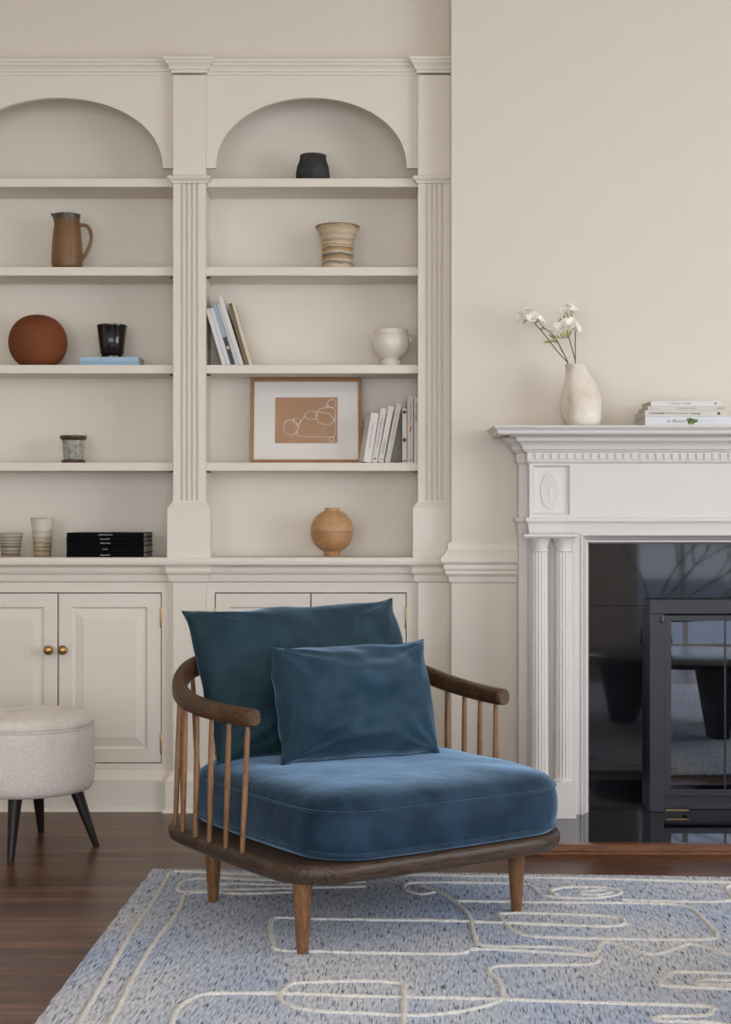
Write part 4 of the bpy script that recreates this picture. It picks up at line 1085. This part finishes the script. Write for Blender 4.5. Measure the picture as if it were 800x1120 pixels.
Lr += [a_([(800, 117), (640, 114), (500, 110), (385, 106), (365, 122), (340, 165), (290, 235), (240, 320), (205, 380), (165, 450), (130, 520), (90, 640)]),
       a_([(700, 128), (560, 124), (480, 120), (410, 124), (392, 138), (400, 150), (470, 146), (640, 142), (800, 138)]),
       a_([(800, 128), (620, 135), (520, 132), (450, 136)]),
       a_([(640, 150), (540, 154), (450, 150), (408, 155), (398, 175), (375, 215), (345, 250), (300, 320), (265, 390), (230, 455), (190, 540), (160, 640)]),
       a_([(1000, 212), (800, 210), (700, 209), (610, 207), (595, 212), (592, 232), (600, 262), (612, 277), (700, 280), (800, 283), (1000, 285), (1050, 275), (1280, 288), (1312, 295), (1290, 308), (1200, 310), (1100, 312), (1076, 317), (1070, 326), (1090, 342), (1100, 372), (1090, 390), (1000, 412), (900, 420), (800, 415), (700, 411), (640, 400), (612, 382), (620, 365), (645, 350), (720, 346), (800, 345), (875, 350), (884, 362), (882, 450), (880, 520)]),
       a_([(340, 640), (360, 500), (375, 440), (390, 405), (430, 378), (480, 372), (620, 372), (800, 378), (1000, 382), (1100, 385), (1300, 392), (1540, 400), (1556, 411), (1540, 420), (1440, 424), (1450, 432), (1560, 436), (1640, 450)]),
       b_2([(60, 112), (120, 113), (300, 117), (600, 124), (800, 130), (1000, 136)]),
       b_2([(150, 150), (125, 155), (90, 147), (85, 136), (110, 130), (240, 130), (350, 134), (375, 148), (395, 160), (480, 164), (545, 158), (558, 148), (520, 141), (440, 140), (405, 148), (420, 158)]),
       b_2([(470, 150), (520, 147), (535, 152), (500, 157), (465, 154)]),
       b_2([(120, 135), (160, 150), (195, 170), (225, 200), (238, 245), (255, 267), (340, 270), (430, 272), (480, 284), (505, 283), (515, 264), (540, 262), (620, 285), (660, 280), (710, 265), (760, 275), (820, 290), (1000, 296)]),
       b_2([(195, 170), (400, 173), (600, 175), (700, 182), (742, 212), (768, 243), (745, 254), (600, 254), (420, 250), (350, 245), (312, 226), (296, 206), (305, 197), (420, 198), (540, 205), (566, 214), (545, 225), (420, 222), (200, 214), (0, 211)]),
       b_2([(560, 168), (700, 172), (800, 168), (790, 140), (840, 132)]),
       b_2([(900, 330), (800, 328), (685, 325), (657, 334), (644, 350), (660, 356), (800, 362), (900, 366)]),
       b_2([(900, 344), (800, 343), (740, 343), (732, 352), (800, 354), (900, 356)])]
yl = MB()
for pl in Lr:
    P = []
    for px_, py_ in pl:
        g_ = G(px_, py_, .017); q = Rinv @ Vector((g_.x - o_r.x, g_.y - o_r.y, 0)); P.append(Vector((q.x, q.y, .0148)))
    P = catmull(P, 10)
    Q = [P[0]]
    for p in P[1:]:
        if (p - Q[-1]).length > .004: Q.append(p)
    Q = [p + Vector((.0018 * noise.noise(Vector((p.x * 40, p.y * 40, 0))), .0018 * noise.noise(Vector((p.x * 40, p.y * 40, 7))), 0)) for p in Q]
    rads = [.0064 * (1 + .45 * noise.noise(Vector((p.x * 90, p.y * 90, 3)))) for p in Q]
    yl.tube(Q, rads, 8, .75)
yl.build('raised_line', 'rug_line', rugE, smooth=80)['label'] = 'cream raised yarn outlines'

# ------------------------------------------------------------------ armchair
th = math.radians(33.5)
ch = empty('armchair', (.002, 3.954, .014), 'dark oak spindle-back lounge armchair with blue velvet seat, standing on the rug', 'armchair', rz=th)
ZG = .014
PLT, PLB = .220 - ZG, .177 - ZG


def rrect(hx, hy, r, n=10, bow=0., cx=0, cy=0):
    pts = []
    for qx, qy, a0 in ((1, 1, 0), (-1, 1, PI / 2), (-1, -1, PI), (1, -1, 1.5 * PI)):
        for k_ in range(n + 1):
            a = a0 + PI / 2 * k_ / n; pts.append((qx * (hx - r) + r * math.cos(a), qy * (hy - r) + r * math.sin(a)))
    # densify straight edges with a slight bow
    out = []; N = len(pts)
    for i in range(N):
        p, q = pts[i], pts[(i + 1) % N]; out.append(p); L_ = math.hypot(q[0] - p[0], q[1] - p[1])
        if L_ > .08:
            m_ = 12; nx_, ny_ = (q[1] - p[1]) / L_, -(q[0] - p[0]) / L_
            for t in range(1, m_):
                f_ = t / m_; out.append((p[0] + (q[0] - p[0]) * f_ + nx_ * bow * 4 * f_ * (1 - f_), p[1] + (q[1] - p[1]) * f_ + ny_ * bow * 4 * f_ * (1 - f_)))
    return [(x + cx, y + cy) for x, y in out]


def offset_poly(pts, d):
    N = len(pts); out = []
    for i in range(N):
        a, b_ = Vector(pts[i - 1]), Vector(pts[(i + 1) % N]); t = (b_ - a).normalized(); out.append((pts[i][0] - t.y * d, pts[i][1] + t.x * d))
    return out


pl_out = rrect(.415, .378, .15, 14, .006, -.013)
rings = []
for ins, z in [(.030, PLB), (.012, PLB), (.004, PLB + .007), (0, PLB + .020), (.001, PLT - .010), (.006, PLT - .002), (.014, PLT), (.05, PLT)]:
    rings.append([(x, y, z) for x, y in offset_poly(pl_out, ins)])
MB().loft(rings).build('seat_frame', 'smoked_oak_x', ch, smooth=45)
for lx, ly in ((-.365, -.290), (.272, -.268), (-.312, .240), (.285, .25)):
    rg = []
    for z, r_ in ((PLB + .002, .0222), (PLB - .01, .0222), (.12, .0205), (.06, .0170), (.01, .0134), (.003, .0130), (0, .0118)):
        rg.append([(lx + r_ * math.cos(2 * PI * q / 28), ly + r_ * math.sin(2 * PI * q / 28), z) for q in range(28)])
    MB().loft(rg).build('leg', 'oak_leg', ch, smooth=50)
# rail: one bent U
left = [(-.400, -.135, .530), (-.414, -.08, .531), (-.424, .02, .533), (-.426, .10, .537), (-.420, .18, .545), (-.402, .25, .561), (-.366, .31, .582), (-.31, .36, .602), (-.22, .395, .618), (-.11, .41, .628)]
right = [(.391, -.072, .522), (.390, -.02, .523), (.394, .06, .526), (.394, .12, .531), (.388, .19, .540), (.372, .255, .556), (.338, .312, .578), (.285, .36, .600), (.20, .395, .617), (.09, .41, .627)]
railp = left + [(-.01, .413, .630)] + right[::-1]
railp = [(x, y, z - ZG) for x, y, z in railp]
C = catmull(railp, 6); N = len(C)
rings = []
for i, p in enumerate(C):
    t = (C[min(i + 1, N - 1)] - C[max(i - 1, 0)]); t.z = 0; t.normalize(); nrm = Vector((t.y, -t.x, 0))
    f_ = i / (N - 1); mid = math.sin(PI * f_) ** 2
    hw, hh = .0215 - .004 * mid, .0215 + .006 * mid
    e_ = min(i, N - 1 - i); sc = 1 if e_ > 1 else (.80 if e_ == 0 else .97)
    ring = []
    for q in range(20):
        a = 2 * PI * q / 20; ca, sa = math.cos(a), math.sin(a)
        u_ = math.copysign(abs(ca) ** .7, ca) * hw * sc; v_ = math.copysign(abs(sa) ** .7, sa) * hh * sc
        ring.append(tuple(p + nrm * u_ + Vector((0, 0, v_))))
    rings.append(ring)
MB().loft(rings).build('arm_rail', 'smoked_oak', ch, smooth=50)
# spindles
spl = [(-.424, -.117), (-.428, -.043), (-.431, .034), (-.431, .107), (-.428, .182), (-.413, .252), (-.365, .305), (-.30, .335), (-.225, .350), (-.14, .357), (-.05, .36)]
spr = [(.388, -.036), (.391, .036), (.393, .108), (.390, .181), (.378, .250), (.335, .303), (.27, .335), (.195, .350), (.11, .357), (.03, .36)]
for bx_, by_ in spl + spr:
    b0 = Vector((bx_, by_, PLT - .004)); best = None
    for a1, a2 in zip(C[:-1], C[1:]):           # foot of the perpendicular on the rail, seen from above
        dx, dy = a2.x - a1.x, a2.y - a1.y; t = max(0, min(1, ((bx_ - a1.x) * dx + (by_ + .02 * (by_ > .3) - a1.y) * dy) / (dx * dx + dy * dy)))
        q = a1.lerp(a2, t); e = (q.x - bx_) ** 2 + (q.y - by_) ** 2
        if best is None or e < best[0]: best = (e, q)
    tp = Vector((best[1].x, best[1].y, best[1].z - .012))
    pts = [b0.lerp(tp, t) for t in (0, .15, .5, .85, 1)]
    MB().tube(pts, [.0060, .0066, .0073, .0064, .0056], 14).build('spindle', 'oak_stick', ch, smooth=60)

# seat cushion
ccx = .012; sh = rrect(.362, .366, .135, 14, .006, ccx, -.012)
zb_, zs_, zt_ = PLT + .001, .336 - ZG, .380 - ZG
def ringp(pts, z, wv=0, seed=0):
    return [(x, y, z + (wv * noise.noise(Vector((x * 9, y * 9, seed))) if wv else 0)) for x, y in pts]
rings = []
for ins, z in [(.020, zb_), (.006, zb_ + .003), (-.002, zb_ + .012), (-.007, zb_ + .035), (-.010, (zb_ + zs_) / 2), (-.008, zs_ - .028), (-.003, zs_ - .010), (0, zs_)]:
    rings.append(ringp(offset_poly(sh, ins), z, .003 if ins < -.002 else 0, 2))
# top: shrink toward the centre with a crown
for s_, zz_ in [(.985, .30), (.955, .52), (.91, .70), (.84, .85), (.74, .94), (.6, .985), (.44, 1.0), (.28, 1.0), (.12, .995), (.01, .99)]:
    rings.append([(ccx + (x - ccx) * s_, -.01 + (y + .01) * s_, zs_ + (zt_ - zs_) * zz_ + .005 * noise.noise(Vector((x * s_ * 7, y * s_ * 7, 4)))) for x, y in sh])
sc_ = MB().loft(rings).build('seat_cushion', 'velvet', ch, smooth=70)
for ins, z in ((-.0035, zs_ - .003), (-.004, zb_ + .017)):
    P = [Vector((x, y, z)) for x, y in offset_poly(sh, ins)]; P.append(P[0])
    MB().tube(P, .0032, 8).build('piping', 'velvet', sc_, smooth=60)


def pillow(name, label, W_, H_, T_, m, corner=.05, dips=(.03, .03), seed=0, n=56):
    """a stuffed knife-edge pillow in local XZ, thickness along Y, bottom edge at z=0"""
    mb = MB(); fr, bk = [], []
    for j in range(n + 1):
        for i in range(n + 1):
            u, v = 2 * i / n - 1, 2 * j / n - 1
            # pinched edges between the corners
            px_ = u * (1 - dips[0] * (1 - v ** 6) * abs(u) ** 3); pz_ = v * (1 - dips[1] * (1 - u ** 8) * abs(v) ** 3)
            e = ((1 - abs(u) ** 2.6) * (1 - abs(v) ** 2.6)); th_k = max(e, 0) ** .52
            cr_ = abs(u * v) ** 2
            w_ = noise.noise(Vector((u * 1.7 + seed, v * 1.7, 0))) * .20 + noise.noise(Vector((u * 4 + seed, v * 4, 5))) * .10
            # wrinkles radiating from the corners
            ang = math.atan2(abs(v) - 1.0, abs(u) - 1.0); dist = math.hypot(abs(u) - 1, abs(v) - 1)
            wr = math.sin(ang * 15 + seed) * math.exp(-dist * 2.6) * .26 * min(1, dist * 5) + .07 * math.sin(5.5 * v + 2.5 * u + seed) * (1 - u * u) * (abs(v) < 1)
            y = T_ / 2 * th_k * (1 + w_ + wr)
            x = px_ * W_ / 2; z = (pz_ + 1) * H_ / 2
            wz = .006 * noise.noise(Vector((u * 3 + seed, v * 3, 9)))
            x += wz * abs(u) ** 4; z += wz * abs(v) ** 4 + (.0 if v > 0 else 0)
            if v < -.6: z = max(z, 0)
            fr.append((x, -y, z)); bk.append((x, y, z))
    fs = []
    for j in range(n):
        for i in range(n):
            a = j * (n + 1) + i; fs.append((a, a + 1, a + n + 2, a + n + 1))
    mb.add(fr, fs); mb.add(bk, [tuple(reversed(f)) for f in fs])
    o = mb.build(name, m, smooth=80, weld=True)
    # seam around the edge
    ed = [fr[j * (n + 1)] for j in range(n + 1)] + [fr[n * (n + 1) + i] for i in range(1, n + 1)] + [fr[j * (n + 1) + n] for j in range(n - 1, -1, -1)] + [fr[i] for i in range(n - 1, -1, -1)]
    MB().tube(ed, .0020, 8).build('seam', m, o, smooth=60)
    return tag(o, label, 'cushion')


def place(o, corners_local_origin, x_axis, z_axis):
    x = Vector(x_axis).normalized(); z = Vector(z_axis); z = (z - x * z.dot(x)).normalized(); y = z.cross(x)
    Mx = Matrix((x, y, z)).transposed().to_4x4(); Mx.translation = Vector(corners_local_origin); o.matrix_world = Mx


U = Vector((math.cos(th), math.sin(th), 0)); Vv = Vector((-math.sin(th), math.cos(th), 0))
def chair_pt(lx, ly, z): return Vector((.002, 3.954, 0)) + U * lx + Vv * ly + Vector((0, 0, z))
p1 = pillow('back_cushion', 'large blue velvet back cushion propped against the spindle back of the armchair', .672, .425, .185, 'velvet_back', dips=(.04, .05), seed=1)
place(p1, chair_pt(.015, .205, .372), U + Vector((0, 0, .022)), Vv * .46 - U * .04 + Vector((0, 0, 1)))
p2 = pillow('lumbar_cushion', 'small blue velvet lumbar cushion leaning in front of the large back cushion', .448, .318, .225, 'velvet_small', dips=(.05, .085), seed=6)
U2 = Vector((math.cos(math.radians(24)), math.sin(math.radians(24)), 0)); V2 = Vector((-U2.y, U2.x, 0))
place(p2, chair_pt(.003, .020, .372), U2, V2 * .36 - U2 * .02 + Vector((0, 0, 1)))

# ------------------------------------------------------------------ behind the viewpoint, seen mirrored in granite and glass
ct = empty('coffee_table', (1.52, 3.0, 0), 'round black three-legged coffee table mirrored in the fireplace glass', 'table')
MB().lathe([(.0005, .33), (.46, .33), (.475, .34), (.475, .352), (.462, .36), (.0005, .36)], seg=72).build('tabletop', 'table_black', ct, smooth=40)
for k_ in range(3):
    a = math.radians(80 + 120 * k_); c_, s_ = math.cos(a), math.sin(a)
    P_ = [(-.0, .330), (.40, .330), (.34, 0.014), (.24, 0.014)]; P_ = [(.10, .330), (.42, .330), (.36, .015), (.25, .015)]
    vs = [(c_ * r_ - s_ * w_, s_ * r_ + c_ * w_, z) for w_ in (-.035, .035) for r_, z in P_]
    MB().add(vs, [(0, 1, 2, 3), (7, 6, 5, 4), (0, 4, 5, 1), (1, 5, 6, 2), (2, 6, 7, 3), (3, 7, 4, 0)]).build('leg', 'table_black', ct, bevel=.004)
bv = empty('branch_vase', (1.37, 2.95, .36), 'dark vase of bare branches on the coffee table, mirrored in the fireplace granite', 'vase')
MB().lathe(shell([(.04, 0), (.06, .02), (.068, .06), (.055, .12), (.03, .15), (.026, .18)], .004), seg=40).build('vase_body', 'charcoal_clay', bv, smooth=50)
rnd = random.Random(11)
br_ = MB()
def branch(p, d_, L_, r_, depth):
    pts = [Vector(p)]; d_ = Vector(d_).normalized()
    for i in range(6):
        d_ = (d_ + Vector((rnd.uniform(-.22, .22), rnd.uniform(-.22, .22), rnd.uniform(-.12, .14)))).normalized(); pts.append(pts[-1] + d_ * L_ / 6)
        if depth and i > 1 and rnd.random() < .75:
            branch(pts[-1], d_ + Vector((rnd.uniform(-.9, .9), rnd.uniform(-.9, .9), rnd.uniform(-.3, .5))), L_ * .5, r_ * .6, depth - 1)
    br_.tube(pts, [r_ * (1 - .11 * i) for i in range(7)], 6)
for d_, l__ in (((-.3, .2, 1), .5), ((.5, -.1, 1), .6), ((1, .1, .75), .62), ((.9, -.3, .35), .5), ((1, .2, .05), .42), ((.3, .3, .9), .5)):
    branch((0, 0, .15), d_, l__, .0055, 2)
br_.build('branches', 'stem', bv, smooth=60)

# terrace beyond the window
structure(MB().box(-8, 16, -24, YB - .1, -1.6, -1.5).build('ground', mat('terrace_stone', (.42, .42, .40), .9, bump=(4, .2))))
tag(MB().box(-3, 12, -9.3, -9.1, -1.5, .22).build('garden_wall', 'mantel'), 'low white garden wall beyond the terrace window', 'wall')

# ------------------------------------------------------------------ light
def area(name, loc, rot, sx_, sy_, e, col):
    l = bpy.data.lights.new(name, 'AREA'); l.shape = 'RECTANGLE'; l.size = sx_; l.size_y = sy_; l.energy = e; l.color = col
    o = bpy.data.objects.new(name, l); COL.objects.link(o); o.location = loc; o.rotation_euler = rot; return o
def win_light(W, e, col, name):
    a, b_, c, d = W; return area(name, ((a + b_) / 2, YB - .005, (c + d) / 2), (PI / 2, 0, 0), (b_ - a) * .95, (d - c) * .95, e, col)
win_light(W2, 52, (1, .985, .96), 'daylight_window_2')
win_light(W3, 30, (1, .985, .96), 'daylight_window_3')
area('daylight_window_4', (XR - .005, (WR[0] + WR[1]) / 2, (WR[2] + WR[3]) / 2), (0, PI / 2, 0), WR[3] - WR[2], WR[1] - WR[0], 88, (.97, .985, 1))

wd = bpy.data.worlds.new('sky'); SC.world = wd; wd.use_nodes = True
nt = wd.node_tree; bg = nt.nodes['Background']
tc = nt.nodes.new('ShaderNodeTexCoord'); sp = nt.nodes.new('ShaderNodeSeparateXYZ'); nt.links.new(tc.outputs['Generated'], sp.inputs[0])
r = ramp(nt, [(.45, (.62, .68, .78)), (.52, (.70, .77, .90)), (.8, (.30, .45, .80))])
mr = nt.nodes.new('ShaderNodeMapRange'); mr.inputs[1].default_value = -1; mr.inputs[2].default_value = 1; nt.links.new(sp.outputs[2], mr.inputs[0]); nt.links.new(mr.outputs[0], r.inputs['Fac'])
nt.links.new(r.outputs[0], bg.inputs[0]); bg.inputs[1].default_value = 3.2

# ------------------------------------------------------------------ camera and view
cam = bpy.data.cameras.new('camera'); co = bpy.data.objects.new('camera', cam); COL.objects.link(co)
cam.sensor_fit = 'HORIZONTAL'; cam.sensor_width = 36; cam.lens = 36 * F / 800
cam.shift_y = -(565 - 560) / 800 * -1 * -1 * -1
co.location = (0, 0, 1); co.rotation_euler = (PI / 2, 0, 0); cam.clip_start = .05
SC.camera = co
SC.view_settings.view_transform = 'Standard'; SC.view_settings.look = 'None'; SC.view_settings.gamma = 1; SC.view_settings.exposure = -0.02
try: SC.view_settings.use_curve_mapping = False
except Exception: pass
SC.cycles.use_denoising = True; SC.cycles.max_bounces = 10; SC.cycles.diffuse_bounces = 6; SC.cycles.glossy_bounces = 4
SC.cycles.caustics_reflective = False; SC.cycles.caustics_refractive = False; SC.cycles.sample_clamp_indirect = 6
